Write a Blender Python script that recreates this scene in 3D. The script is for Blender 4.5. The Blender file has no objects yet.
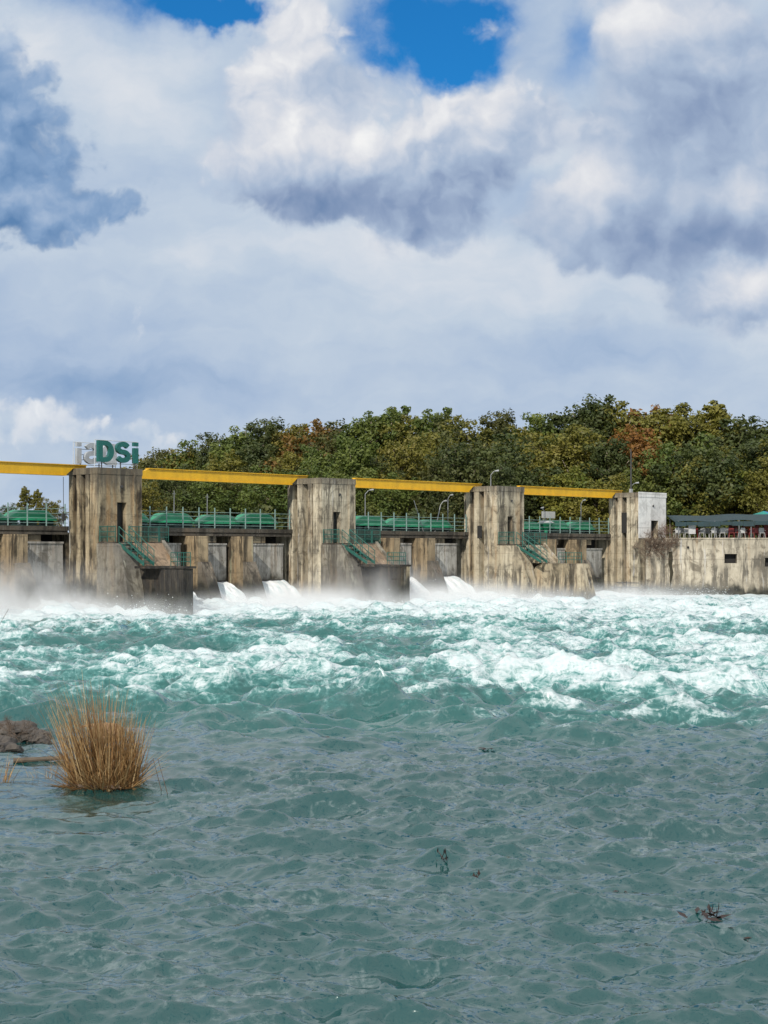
import bpy, bmesh, math, random
import numpy as np
from mathutils import Vector, Matrix

R = math.radians
random.seed(7)
rng = np.random.default_rng(11)
scene = bpy.context.scene
COL = scene.collection

# ------------------------------------------------------------------ helpers
F, CAMH = 1700.0, 3.8
UX, UY = 0.676, 0.737            # along the dam
OX, OY = -17.9, 106.2            # nearest corner of the sign pier
TH = math.atan2(UY, UX)
BAY = 19.9


def W(a, b, z=0.0):
    """a metres along the dam, b metres downstream of the pier fronts"""
    return Vector((OX + a * UX + b * UY, OY + a * UY - b * UX, z))


def tag(o, label=None, cat=None, group=None, kind=None):
    if label: o['label'] = label
    if cat: o['category'] = cat
    if group: o['group'] = group
    if kind: o['kind'] = kind
    return o


def empty(name, loc, rz=0.0, label=None, cat=None, group=None):
    o = bpy.data.objects.new(name, None)
    COL.objects.link(o)
    o.location = loc
    o.rotation_euler = (0, 0, rz)
    o.empty_display_size = 0.3
    return tag(o, label, cat, group)


KIDS = {}


def dup(root, loc, label=None, rz=None, scale=None, group=None):
    r = root.copy()
    COL.objects.link(r)
    r.location = loc
    if rz is not None: r.rotation_euler = (0, 0, rz)
    if scale is not None: r.scale = scale
    if label: r['label'] = label
    if group: r['group'] = group
    for ch in list(root.children):
        c = ch.copy(); COL.objects.link(c); c.parent = r
        for g in list(ch.children):
            d = g.copy(); COL.objects.link(d); d.parent = c
    return r


class MB:
    """collects shapes, links them as one mesh object.  loc() maps (a, b, z) to object axes (a, -b, z)"""
    def __init__(s):
        s.v, s.f = [], []

    def add(s, vs, fs):
        n = len(s.v)
        s.v += [tuple(v) for v in vs]
        s.f += [tuple(i + n for i in q) for q in fs]
        return s

    def box(s, a0, a1, b0, b1, z0, z1):
        y0, y1 = -b1, -b0
        return s.add([(a0, y0, z0), (a1, y0, z0), (a1, y1, z0), (a0, y1, z0),
                      (a0, y0, z1), (a1, y0, z1), (a1, y1, z1), (a0, y1, z1)],
                     [(0, 3, 2, 1), (4, 5, 6, 7), (0, 1, 5, 4), (1, 2, 6, 5), (2, 3, 7, 6), (3, 0, 4, 7)])

    def plan(s, poly, z0, z1):
        """polygon of (a, b), raised from z0 to z1"""
        n = len(poly)
        vs = [(a, -b, z0) for a, b in poly] + [(a, -b, z1) for a, b in poly]
        return s.add(vs, [tuple(range(n))[::-1], tuple(range(n, 2 * n))] +
                     [(i, (i + 1) % n, n + (i + 1) % n, n + i) for i in range(n)])

    def side(s, poly, a0, a1):
        """profile of (b, z), run from a0 to a1"""
        n = len(poly)
        vs = [(a0, -b, z) for b, z in poly] + [(a1, -b, z) for b, z in poly]
        return s.add(vs, [tuple(range(n)), tuple(range(n, 2 * n))[::-1]] +
                     [(i, n + i, n + (i + 1) % n, (i + 1) % n) for i in range(n)])

    def front(s, poly, b0, b1):
        """profile of (a, z), run from b0 to b1"""
        n = len(poly)
        vs = [(a, -b0, z) for a, z in poly] + [(a, -b1, z) for a, z in poly]
        return s.add(vs, [tuple(range(n)), tuple(range(n, 2 * n))[::-1]] +
                     [(i, n + i, n + (i + 1) % n, (i + 1) % n) for i in range(n)])

    def tube(s, p, q, r, r2=None, n=6):
        p, q = Vector(p), Vector(q)
        r2 = r if r2 is None else r2
        d = (q - p).normalized()
        u = d.orthogonal().normalized(); w = d.cross(u)
        vs = []
        for c, rr in ((p, r), (q, r2)):
            for i in range(n):
                t = 2 * math.pi * i / n
                vs.append(c + u * math.cos(t) * rr + w * math.sin(t) * rr)
        return s.add(vs, [tuple(range(n))[::-1], tuple(range(n, 2 * n))] +
                     [(i, (i + 1) % n, n + (i + 1) % n, n + i) for i in range(n)])

    def build(s, name, mat, parent=None, smooth=False, bevel=0):
        me = bpy.data.meshes.new(name)
        me.from_pydata(s.v, [], s.f)
        bm = bmesh.new(); bm.from_mesh(me)
        bmesh.ops.recalc_face_normals(bm, faces=bm.faces)
        bm.to_mesh(me); bm.free()
        me.materials.append(mat)
        if smooth:
            me.polygons.foreach_set('use_smooth', [True] * len(me.polygons))
        o = bpy.data.objects.new(name, me)
        COL.objects.link(o)
        if parent: o.parent = parent
        if bevel:
            m = o.modifiers.new('bevel', 'BEVEL'); m.width = bevel; m.segments = 2; m.limit_method = 'ANGLE'
        return o


def np_mesh(name, V, Q, mat, smooth=True, parent=None):
    V = np.asarray(V, np.float32); Q = np.asarray(Q, np.int32)
    me = bpy.data.meshes.new(name)
    me.vertices.add(len(V)); me.vertices.foreach_set('co', V.ravel())
    k = Q.shape[1]
    me.loops.add(Q.size); me.loops.foreach_set('vertex_index', Q.ravel())
    me.polygons.add(len(Q))
    me.polygons.foreach_set('loop_start', np.arange(0, Q.size, k, dtype=np.int32))
    me.polygons.foreach_set('loop_total', np.full(len(Q), k, np.int32))
    me.polygons.foreach_set('use_smooth', np.full(len(Q), smooth, bool))
    me.update(); me.validate()
    me.materials.append(mat)
    o = bpy.data.objects.new(name, me)
    COL.objects.link(o)
    if parent: o.parent = parent
    return o


# ------------------------------------------------------------------ node helpers
class NT:
    def __init__(s, tree):
        s.t = tree; s.n = tree.nodes; s.l = tree.links; s.dims = '3D'

    def node(s, kind, **kw):
        n = s.n.new(kind)
        for k, v in kw.items(): setattr(n, k, v)
        return n

    def put(s, sock, v):
        if isinstance(v, bpy.types.NodeSocket): s.l.new(v, sock)
        elif v is not None: sock.default_value = v

    def m(s, op, a, b=None, c=None, clamp=False):
        n = s.node('ShaderNodeMath', operation=op, use_clamp=clamp)
        s.put(n.inputs[0], a); s.put(n.inputs[1], b); s.put(n.inputs[2], c)
        return n.outputs[0]

    def vm(s, op, a, b=None, scale=None):
        n = s.node('ShaderNodeVectorMath', operation=op)
        s.put(n.inputs[0], a); s.put(n.inputs[1], b)
        if scale is not None: s.put(n.inputs['Scale'], scale)
        return n.outputs['Value'] if op in ('LENGTH', 'DOT_PRODUCT', 'DISTANCE') else n.outputs[0]

    def xyz(s, v):
        n = s.node('ShaderNodeSeparateXYZ'); s.put(n.inputs[0], v); return n.outputs

    def comb(s, x, y, z):
        n = s.node('ShaderNodeCombineXYZ')
        for i, v in enumerate((x, y, z)): s.put(n.inputs[i], v)
        return n.outputs[0]

    def noise(s, vec, scale, detail=4, rough=0.55, dist=0.0, out=0, lac=2.0):
        n = s.node('ShaderNodeTexNoise'); n.noise_dimensions = s.dims
        s.put(n.inputs['Vector'], vec); n.inputs['Scale'].default_value = scale
        n.inputs['Detail'].default_value = detail; n.inputs['Roughness'].default_value = rough
        n.inputs['Distortion'].default_value = dist; n.inputs['Lacunarity'].default_value = lac
        return n.outputs[out]

    def voro(s, vec, scale, detail=3, rough=0.5):
        n = s.node('ShaderNodeTexVoronoi'); n.voronoi_dimensions = s.dims; n.feature = 'SMOOTH_F1' if detail == 0 else 'F1'
        s.put(n.inputs['Vector'], vec); n.inputs['Scale'].default_value = scale
        n.inputs['Detail'].default_value = detail; n.inputs['Roughness'].default_value = rough
        return n.outputs['Distance']

    def ss(s, v, lo, hi, o0=0.0, o1=1.0):
        n = s.node('ShaderNodeMapRange', interpolation_type='SMOOTHSTEP')
        s.put(n.inputs['Value'], v)
        s.put(n.inputs['From Min'], lo); s.put(n.inputs['From Max'], hi)
        s.put(n.inputs['To Min'], o0); s.put(n.inputs['To Max'], o1)
        return n.outputs[0]

    def mix(s, f, a, b, blend='MIX'):
        n = s.node('ShaderNodeMix', data_type='RGBA', blend_type=blend)
        s.put(n.inputs[0], f)
        for i, v in ((6, a), (7, b)):
            if isinstance(v, (tuple, list)): v = (*v[:3], 1.0)
            s.put(n.inputs[i], v)
        return n.outputs[2]

    def ramp(s, v, stops):
        n = s.node('ShaderNodeValToRGB'); s.put(n.inputs[0], v)
        cr = n.color_ramp
        while len(cr.elements) < len(stops): cr.elements.new(0.5)
        for e, (p, c) in zip(cr.elements, stops):
            e.position = p; e.color = (*c, 1.0)
        return n.outputs[0]

    def bump(s, h, strength=0.3, dist=0.05):
        n = s.node('ShaderNodeBump'); s.put(n.inputs['Height'], h)
        n.inputs['Strength'].default_value = strength; n.inputs['Distance'].default_value = dist
        return n.outputs[0]


def new_mat(name):
    m = bpy.data.materials.new(name); m.use_nodes = True
    m.node_tree.nodes.clear()
    t = NT(m.node_tree)
    out = t.node('ShaderNodeOutputMaterial')
    return m, t, out


def principled(t, out, col, rough=0.6, normal=None, metal=0.0, spec=None):
    p = t.node('ShaderNodeBsdfPrincipled')
    if isinstance(col, tuple): col = (*col[:3], 1.0)
    t.put(p.inputs['Base Color'], col); t.put(p.inputs['Roughness'], rough)
    p.inputs['Metallic'].default_value = metal
    if spec is not None: t.put(p.inputs['Specular IOR Level'], spec)
    if normal is not None: t.l.new(normal, p.inputs['Normal'])
    if out is not None: t.l.new(p.outputs[0], out.inputs['Surface'])
    return p


def plain(name, col, rough=0.55, var=0.25, scale=3.0, metal=0.0, bump=0.0):
    """painted or natural surface with uneven wear"""
    m, t, out = new_mat(name)
    pos = t.node('ShaderNodeNewGeometry').outputs['Position']
    n = t.noise(pos, scale, 6, 0.65)
    st = t.noise(t.vm('MULTIPLY', pos, (1, 1, 0.12)), scale * 1.7, 4, 0.6)
    f = t.m('MULTIPLY', t.ss(t.m('ADD', t.m('MULTIPLY', n, 0.6), t.m('MULTIPLY', st, 0.4)), 0.38, 0.66), var * 2)
    dark = tuple(c * 0.42 + 0.008 for c in col)
    c = t.mix(f, col, dark)
    nb = t.bump(n, bump, 0.03) if bump else None
    principled(t, out, c, rough, nb, metal)
    return m


def concrete(name, light, mid, stain=0.7, wet=1.0, rust=0.4, streak=1.0, lifts=1.25, crown=0.0, seed=0.0, blotch=0.72, dark=(0.035, 0.031, 0.026)):
    m, t, out = new_mat(name)
    pos = t.node('ShaderNodeNewGeometry').outputs['Position']
    pos = t.vm('ADD', pos, (seed, seed * 1.7, 0))
    z = t.xyz(pos)[2]
    big = t.noise(pos, 0.33, 5, 0.6)
    med = t.noise(pos, 1.6, 6, 0.65)
    sp = t.noise(pos, 9.0, 4, 0.7)
    wob = t.vm('ADD', pos, t.vm('SCALE', t.noise(pos, 0.7, 2, 0.5, out=1), scale=0.35))
    s1 = t.noise(t.vm('MULTIPLY', wob, (1, 1, 0.07)), 1.5, 6, 0.68)
    s2 = t.noise(t.vm('MULTIPLY', wob, (1, 1, 0.05)), 4.2, 5, 0.7)
    s3 = t.noise(t.vm('ADD', t.vm('MULTIPLY', wob, (1, 1, 0.09)), (31, 7, 0)), 1.1, 6, 0.7)
    big2 = t.noise(t.vm('ADD', pos, (7, 3, 11)), 0.45, 4, 0.6)
    blo = t.noise(t.vm('ADD', pos, (1, 9, 4)), 0.9, 7, 0.7, 0.8)
    c = t.mix(t.ss(big, 0.36, 0.64), light, mid)
    c = t.mix(t.m('MULTIPLY', t.ss(blo, 0.52, 0.64), blotch), c, (0.085, 0.072, 0.052))
    c = t.mix(t.m('MULTIPLY', t.ss(med, 0.45, 0.7), 0.55), c, tuple(x * 0.5 for x in mid))
    c = t.mix(t.m('MULTIPLY', t.ss(s3, 0.52, 0.66), rust), c, (0.30, 0.16, 0.055))
    c = t.mix(t.m('MULTIPLY', t.m('MULTIPLY', t.ss(s2, 0.46, 0.62), t.ss(big, 0.4, 0.6, 1.0, 0.35)), 0.68 * streak), c, (0.10, 0.083, 0.06))
    c = t.mix(t.m('MULTIPLY', t.m('MULTIPLY', t.ss(s1, 0.48, 0.58), t.ss(big2, 0.36, 0.56, 0.25, 1.0)), stain), c, dark)
    # pale runs of lime
    s4 = t.noise(t.vm('ADD', t.vm('MULTIPLY', wob, (1, 1, 0.06)), (5, 77, 0)), 2.6, 4, 0.6)
    c = t.mix(t.m('MULTIPLY', t.ss(s4, 0.62, 0.72), 0.5), c, tuple(min(0.5, x * 1.5 + 0.05) for x in light))
    # weathered top of a wall
    if crown:
        c = t.mix(t.m('MULTIPLY', t.ss(t.m('ADD', z, t.m('MULTIPLY', s2, 1.6)), crown - 0.5, crown + 0.7), 0.75), c, (0.085, 0.075, 0.06))
    # pour lines
    fr = t.m('FRACT', t.m('DIVIDE', t.m('ADD', z, t.m('MULTIPLY', sp, 0.05)), lifts))
    c = t.mix(t.m('MULTIPLY', t.m('LESS_THAN', fr, 0.04), 0.22), c, (0.06, 0.05, 0.04))
    c = t.mix(t.m('MULTIPLY', t.ss(sp, 0.55, 0.75), 0.3), c, (0.05, 0.045, 0.035))
    # the soaked, algae-dark foot
    lvl = t.m('ADD', z, t.m('ADD', t.m('MULTIPLY', t.m('SUBTRACT', s1, 0.5), 2.6), t.m('MULTIPLY', t.m('SUBTRACT', med, 0.5), 1.2)))
    wt = t.ss(lvl, wet - 0.45, wet + 0.5, 1.0, 0.0)
    c = t.mix(t.m('MULTIPLY', wt, 0.93), c, t.mix(t.ss(med, 0.4, 0.65), (0.012, 0.013, 0.011), (0.04, 0.04, 0.026)))
    rough = t.m('SUBTRACT', 0.9, t.m('MULTIPLY', wt, 0.45))
    nb = t.bump(t.m('ADD', t.m('MULTIPLY', med, 0.7), t.m('MULTIPLY', sp, 0.3)), 0.5, 0.06)
    principled(t, out, c, rough, nb, spec=0.3)
    return m


M = {}
M['pier_side'] = concrete('pier_concrete', (0.47, 0.395, 0.265), (0.33, 0.265, 0.165), 0.95, 2.0, 0.55, 1.15, 1.25, 8.7, dark=(0.03, 0.024, 0.017))
M['pier_pale'] = concrete('pale_pier_concrete', (0.60, 0.54, 0.41), (0.46, 0.395, 0.28), 0.8, 0.7, 0.4, 0.9, 1.25, 9.3, 13.0)
M['white_face'] = concrete('whitewashed_concrete', (0.80, 0.79, 0.76), (0.74, 0.73, 0.70), 0.15, -5, 0.08, 0.2, 3.0, 0, 5.0, blotch=0.22)
M['nose'] = concrete('grey_nose_concrete', (0.32, 0.295, 0.235), (0.17, 0.16, 0.14), 0.6, 0.8, 0.18, 0.8, 1.4, 0, 3.0)
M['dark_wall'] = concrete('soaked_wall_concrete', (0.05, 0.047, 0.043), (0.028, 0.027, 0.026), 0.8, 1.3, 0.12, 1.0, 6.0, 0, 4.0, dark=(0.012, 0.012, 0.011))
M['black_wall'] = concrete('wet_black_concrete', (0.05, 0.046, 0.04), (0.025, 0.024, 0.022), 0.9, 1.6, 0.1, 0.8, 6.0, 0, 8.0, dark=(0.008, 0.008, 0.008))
M['cream_wall'] = concrete('cream_wall_concrete', (0.50, 0.43, 0.31), (0.36, 0.30, 0.2), 0.8, 0.7, 0.3, 1.1, 6.0, 0, 6.0, dark=(0.03, 0.026, 0.02))
M['ramp'] = concrete('brown_ramp_concrete', (0.37, 0.275, 0.185), (0.27, 0.195, 0.13), 0.5, -2, 0.4, 0.5, 6.0, 0, 2.0)
M['weir'] = concrete('weir_concrete', (0.26, 0.215, 0.145), (0.15, 0.122, 0.085), 0.9, 1.5, 0.3, 1.1, 2.0, 0, 9.0)
M['gate'] = concrete('gate_face', (0.46, 0.45, 0.41), (0.35, 0.34, 0.31), 0.5, 2.0, 0.25, 1.0, 9.0, 0, 21.0)
M['deck'] = concrete('deck_concrete', (0.12, 0.105, 0.085), (0.06, 0.055, 0.045), 0.9, -5, 0.1, 0.8, 6.0, 0, 17.0)
M['bank_wall'] = concrete('bank_wall_concrete', (0.54, 0.485, 0.38), (0.40, 0.355, 0.275), 0.85, 0.85, 0.25, 1.05, 3.2, 0, 25.0, dark=(0.09, 0.082, 0.068))
M['gate_pier'] = concrete('gate_pier_concrete', (0.40, 0.31, 0.19), (0.26, 0.20, 0.125), 0.9, 1.6, 0.45, 1.1, 2.4, 0, 33.0, dark=(0.03, 0.025, 0.018))
M['gate_foot'] = concrete('gate_foot_concrete', (0.24, 0.21, 0.165), (0.15, 0.13, 0.105), 0.85, 1.9, 0.2, 1.0, 2.4, 0, 37.0)
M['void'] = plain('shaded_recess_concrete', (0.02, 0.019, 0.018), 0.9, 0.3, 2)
M['door'] = plain('dark_steel_door', (0.03, 0.035, 0.035), 0.6, 0.3, 2)
M['yellow'] = plain('yellow_girder_paint', (0.72, 0.41, 0.01), 0.5, 0.2, 1.2)
M['green_rail'] = plain('green_stair_paint', (0.02, 0.115, 0.09), 0.5, 0.3, 3)
M['pale_rail'] = plain('pale_rail_paint', (0.22, 0.33, 0.30), 0.5, 0.2, 3)
M['hoist'] = plain('green_hoist_cover', (0.014, 0.26, 0.125), 0.42, 0.25, 1.4)
M['hoist_base'] = plain('hoist_base_steel', (0.03, 0.075, 0.065), 0.5, 0.3, 3)
M['sign_green'] = plain('sign_green', (0.004, 0.105, 0.09), 0.4, 0.1, 2)
M['sign_back'] = plain('sign_back_steel', (0.40, 0.43, 0.46), 0.5, 0.25, 2)
M['sign_frame'] = plain('sign_frame_steel', (0.58, 0.60, 0.61), 0.45, 0.2, 2)
M['steel'] = plain('grey_pole_steel', (0.22, 0.23, 0.24), 0.45, 0.2, 2)
M['dark_steel'] = plain('dark_steel', (0.05, 0.05, 0.05), 0.5, 0.2, 2)
M['lamp'] = plain('lamp_housing', (0.36, 0.37, 0.37), 0.35, 0.1, 2)
M['white_plastic'] = plain('white_plastic', (0.52, 0.52, 0.51), 0.4, 0.15, 4)
M['red_plastic'] = plain('red_plastic', (0.26, 0.03, 0.026), 0.4, 0.2, 4)
M['orange_cloth'] = plain('orange_cloth', (0.5, 0.2, 0.04), 0.8, 0.2, 4)
M['awning'] = plain('dark_awning_cloth', (0.018, 0.045, 0.052), 0.75, 0.3, 1.0, bump=0.4)
M['tarp'] = plain('teal_tarp', (0.01, 0.24, 0.20), 0.6, 0.15, 0.8)
M['tarp_blue'] = plain('blue_tarp', (0.02, 0.15, 0.36), 0.6, 0.15, 0.8)
M['bark'] = plain('bark', (0.12, 0.095, 0.07), 0.9, 0.4, 2.5, bump=0.5)
M['pale_bark'] = plain('pale_bark', (0.30, 0.26, 0.20), 0.85, 0.4, 2.0, bump=0.3)
M['twig'] = plain('twig_bark', (0.12, 0.085, 0.06), 0.9, 0.4, 6)
M['rock'] = plain('river_rock', (0.105, 0.09, 0.075), 0.85, 0.45, 3.0, bump=0.6)
M['tan_rock'] = plain('tan_rock', (0.33, 0.20, 0.11), 0.85, 0.35, 3.0, bump=0.6)
M['moss'] = plain('dark_moss', (0.04, 0.034, 0.018), 0.95, 0.5, 4.0, bump=0.5)
M['leaf_litter'] = plain('wet_leaf', (0.035, 0.02, 0.016), 0.6, 0.4, 9.0)
M['hill'] = plain('hill_soil', (0.055, 0.05, 0.028), 0.95, 0.4, 0.3)

# ------------------------------------------------------------------ camera, sun, sky
cam = bpy.data.cameras.new('camera')
camo = bpy.data.objects.new('camera', cam); COL.objects.link(camo)
camo.location = (0, 0, CAMH); camo.rotation_euler = (R(90), 0, 0)
cam.sensor_fit = 'VERTICAL'; cam.sensor_height = 36.0; cam.sensor_width = 27.0
cam.lens = F / 1024 * 36.0
cam.shift_y = (553 - 512) / 1024.0
cam.clip_start = 0.5; cam.clip_end = 9000
scene.camera = camo

SUN = Vector((-0.25, -0.78, 0.57)).normalized()
sun = bpy.data.lights.new('sun', 'SUN'); suno = bpy.data.objects.new('sun', sun); COL.objects.link(suno)
sun.energy = 3.7; sun.angle = R(0.6); sun.color = (1.0, 0.93, 0.83)
suno.rotation_euler = SUN.to_track_quat('Z', 'Y').to_euler()
suno.location = (-40, -40, 60)

world = bpy.data.worlds.new('World'); scene.world = world; world.use_nodes = True
world.cycles.sampling_method = 'NONE'
world.node_tree.nodes.clear()
t = NT(world.node_tree)
t.dims = '2D'
wout = t.node('ShaderNodeOutputWorld'); bg = t.node('ShaderNodeBackground')
bg.inputs['Strength'].default_value = 0.1
t.l.new(bg.outputs[0], wout.inputs['Surface'])
sky = t.node('ShaderNodeTexSky', sky_type='NISHITA')
sky.sun_disc = False
sky.sun_elevation = math.asin(SUN.z); sky.sun_rotation = math.atan2(SUN.x, SUN.y)
sky.altitude = 0; sky.air_density = 1.0; sky.dust_density = 0.6; sky.ozone_density = 3.0
d = t.node('ShaderNodeTexCoord').outputs['Generated']
dx, dy, dz = t.xyz(d)
ay = t.m('MAXIMUM', t.m('ABSOLUTE', dy), 0.12)
# sky plane 17 units off: x to the right, y downwards, in units of 100 px of the photograph
PX = t.m('ADD', 3.84, t.m('MULTIPLY', 17.0, t.m('DIVIDE', dx, ay)))
PY = t.m('SUBTRACT', 5.53, t.m('MULTIPLY', 17.0, t.m('DIVIDE', dz, ay)))
P = t.comb(PX, PY, 0.0)


def warp(p, amt1, amt2, off):
    n1 = t.noise(t.vm('ADD', p, (off, off, off)), 0.75, 3, 0.5, out=1)
    n2 = t.noise(t.vm('ADD', p, (off * 2, off, 3.1)), 2.6, 4, 0.55, out=1)
    a = t.vm('SCALE', t.vm('SUBTRACT', n1, (0.5, 0.5, 0.5)), scale=amt1)
    b = t.vm('SCALE', t.vm('SUBTRACT', n2, (0.5, 0.5, 0.5)), scale=amt2)
    q = t.xyz(t.vm('ADD', t.vm('ADD', p, a), b))
    return t.comb(q[0], q[1], 0.0)


def gsum(p, blobs):
    tot = None
    for cx, cy, sx, sy, w in blobs:
        q = t.vm('MULTIPLY', t.vm('SUBTRACT', p, (cx, cy, 0)), (1 / sx, 1 / sy, 0))
        e = t.m('MULTIPLY', t.m('EXPONENT', t.m('MULTIPLY', t.vm('DOT_PRODUCT', q, q), -1.0)), w)
        tot = e if tot is None else t.m('ADD', tot, e)
    return tot


def puff(w, off, sc=1.0):
    """cauliflower relief: 0..1"""
    v = t.voro(t.vm('ADD', w, (off, off * 3, 0)), 1.15 * sc, 3.0, 0.52)
    n = t.noise(t.vm('ADD', w, (off * 2, off, 0)), 1.0 * sc, 5, 0.56)
    return t.m('ADD', t.m('MULTIPLY', t.m('SUBTRACT', 1.0, v), 0.5), t.m('MULTIPLY', n, 0.55))


def smask(v, lo, hi): return t.ss(v, lo, hi)


CLOUD = [(0.0, (0.09, 0.21, 0.42)), (0.22, (0.22, 0.35, 0.56)), (0.42, (0.40, 0.51, 0.68)),
         (0.60, (0.53, 0.62, 0.735)), (0.78, (0.71, 0.745, 0.80)), (1.0, (0.89, 0.90, 0.905))]
CLOUD2 = [(0.0, (0.16, 0.25, 0.43)), (0.22, (0.265, 0.35, 0.52)), (0.42, (0.39, 0.485, 0.64)),
          (0.60, (0.545, 0.61, 0.72)), (0.78, (0.72, 0.74, 0.79)), (1.0, (0.90, 0.90, 0.90))]
Pw = warp(P, 0.55, 0.30, 4.3)
Pw2 = warp(P, 0.5, 0.38, 9.7)
Pq = warp(P, 0.5, 0.25, 1.7)
fb = t.noise(t.vm('ADD', Pw, (3, 8, 0)), 0.8, 6, 0.58)
fbs = t.noise(t.vm('MULTIPLY', t.vm('ADD', Pw, (13, 2, 0)), (0.45, 1.2, 1)), 0.8, 6, 0.52)
pf = puff(Pq, 1.7)
pf_up = puff(t.vm('ADD', Pq, (-0.13, -0.2, 0)), 1.7)
relief = t.m('SUBTRACT', pf, pf_up)
pg = puff(Pq, 6.1, 1.9)
pg_up = puff(t.vm('ADD', Pq, (-0.08, -0.12, 0)), 6.1, 1.9)
relief2 = t.m('SUBTRACT', pg, pg_up)
hi = t.ss(PY, 0.2, -1.6)                      # overhead, above the frame: veil brightened there to lift water reflections

# clear sky
clear = t.mix(1.0, sky.outputs[0], (0.10, 0.62, 1.02), 'MULTIPLY')
# veil of high grey cloud: everywhere except the clear gaps
gap = gsum(Pw2, [(4.22, 0.26, 0.80, 0.58, 1.2), (4.5, 0.66, 0.5, 0.22, 0.75), (2.15, 0.08, 0.62, 0.16, 0.85), (1.5, 0.3, 0.9, 0.35, 0.30), (5.75, 0.5, 0.22, 0.6, 0.42), (4.9, 0.1, 0.3, 0.2, 0.4), (1.2, -0.3, 1.2, 0.4, 0.7)])
gap = t.m('MULTIPLY', gap, t.m('ADD', -0.25, t.m('MULTIPLY', fb, 2.5)))
gap2 = t.m('MULTIPLY', t.ss(PY, -0.6, -2.6), t.ss(t.noise(P, 0.16, 4, 0.5), 0.56, 0.68))
gap = t.m('MAXIMUM', gap, gap2)
veil = smask(t.m('SUBTRACT', t.m('ADD', 0.86, t.m('MULTIPLY', t.m('SUBTRACT', fb, 0.5), 0.7)), gap), 0.0, 0.75)
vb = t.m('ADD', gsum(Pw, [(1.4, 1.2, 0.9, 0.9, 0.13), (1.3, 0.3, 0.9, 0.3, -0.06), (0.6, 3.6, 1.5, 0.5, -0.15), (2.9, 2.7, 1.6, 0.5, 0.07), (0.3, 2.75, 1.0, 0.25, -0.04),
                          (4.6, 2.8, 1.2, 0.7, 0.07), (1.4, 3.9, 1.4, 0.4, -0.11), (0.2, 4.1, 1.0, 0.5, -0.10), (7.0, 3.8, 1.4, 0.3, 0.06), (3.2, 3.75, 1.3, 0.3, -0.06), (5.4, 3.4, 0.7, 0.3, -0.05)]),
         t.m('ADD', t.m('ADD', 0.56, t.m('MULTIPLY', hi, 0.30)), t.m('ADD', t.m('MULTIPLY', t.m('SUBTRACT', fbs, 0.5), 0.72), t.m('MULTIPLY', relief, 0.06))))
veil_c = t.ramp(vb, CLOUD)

# the tall cumulus of the middle
g2 = gsum(Pw, [(3.0, 0.15, 0.46, 0.55, 1.0), (2.65, 0.8, 0.5, 0.40, 1.0), (2.75, 1.4, 0.62, 0.45, 1.0), (3.2, 1.95, 1.1, 0.42, 1.05), (4.3, 2.1, 0.85, 0.42, 1.0),
               (4.6, 1.35, 0.8, 0.55, 1.0), (5.4, 1.25, 0.75, 0.40, 0.9), (3.4, 1.0, 0.5, 0.5, 0.7), (2.05, 1.55, 0.25, 0.2, 0.35), (4.9, 0.25, 0.38, 0.26, 0.55), (5.3, 0.55, 0.4, 0.3, 0.5)])
m2 = smask(t.m('ADD', g2, t.m('MULTIPLY', t.m('SUBTRACT', pg, 0.55), 0.85)), 0.32, 0.78)
b2 = t.m('ADD', gsum(Pw, [(2.9, 0.15, 0.42, 0.45, 0.22), (2.5, 0.8, 0.36, 0.32, 0.22), (2.95, 1.32, 0.34, 0.20, 0.27), (3.6, 1.55, 0.5, 0.16, 0.18), (4.2, 1.25, 0.5, 0.30, 0.22), (5.1, 1.05, 0.6, 0.25, 0.10),
                          (3.4, 0.75, 0.35, 0.35, -0.06), (2.7, 2.1, 0.75, 0.32, -0.24), (3.9, 2.1, 1.0, 0.36, -0.32), (5.0, 1.85, 0.6, 0.35, -0.17), (5.0, 0.3, 0.4, 0.3, -0.06), (2.3, 1.1, 0.15, 0.2, -0.08)]),
         t.m('ADD', 0.575, t.m('ADD', t.m('MULTIPLY', relief, 0.6), t.m('ADD', t.m('MULTIPLY', relief2, 0.22), t.m('MULTIPLY', t.m('SUBTRACT', fb, 0.5), 0.22)))))
c2 = t.ramp(b2, CLOUD2)

# the grey bank at the right
g5 = gsum(Pw, [(6.7, 0.6, 1.0, 1.0, 1.0), (7.6, 1.6, 1.0, 1.2, 1.0), (6.3, 1.95, 0.95, 0.62, 1.0), (7.0, 2.5, 1.0, 0.4, 1.0), (5.6, 2.2, 0.6, 0.35, 0.7), (7.35, 3.0, 0.55, 0.36, 0.95), (8.6, 2.0, 1.0, 1.6, 1.0), (6.4, -0.3, 0.8, 0.5, 0.8), (5.95, 3.25, 0.75, 0.24, 0.5)])
m5 = smask(t.m('ADD', g5, t.m('MULTIPLY', t.m('SUBTRACT', pf, 0.55), 0.8)), 0.36, 0.74)
b5 = t.m('ADD', gsum(Pw, [(5.85, 1.70, 0.45, 0.35, 0.42), (6.15, 2.1, 0.5, 0.25, 0.12), (6.4, 0.1, 0.8, 0.34, 0.38), (7.4, 0.35, 0.5, 0.35, 0.12), (7.55, 1.95, 0.35, 0.25, 0.18), (7.4, 2.85, 0.48, 0.28, 0.46), (6.1, 2.95, 0.4, 0.2, 0.10),
                          (6.9, 1.15, 0.6, 0.55, -0.10), (7.0, 2.42, 1.1, 0.26, -0.22), (6.45, 3.05, 0.42, 0.14, -0.26), (7.4, 3.2, 0.5, 0.12, -0.10), (5.5, 2.35, 0.4, 0.2, -0.04)]),
         t.m('ADD', 0.42, t.m('ADD', t.m('MULTIPLY', relief, 0.42), t.m('ADD', t.m('MULTIPLY', relief2, 0.12), t.m('MULTIPLY', t.m('SUBTRACT', fb, 0.5), 0.22)))))
c5 = t.ramp(b5, CLOUD2)

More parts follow.
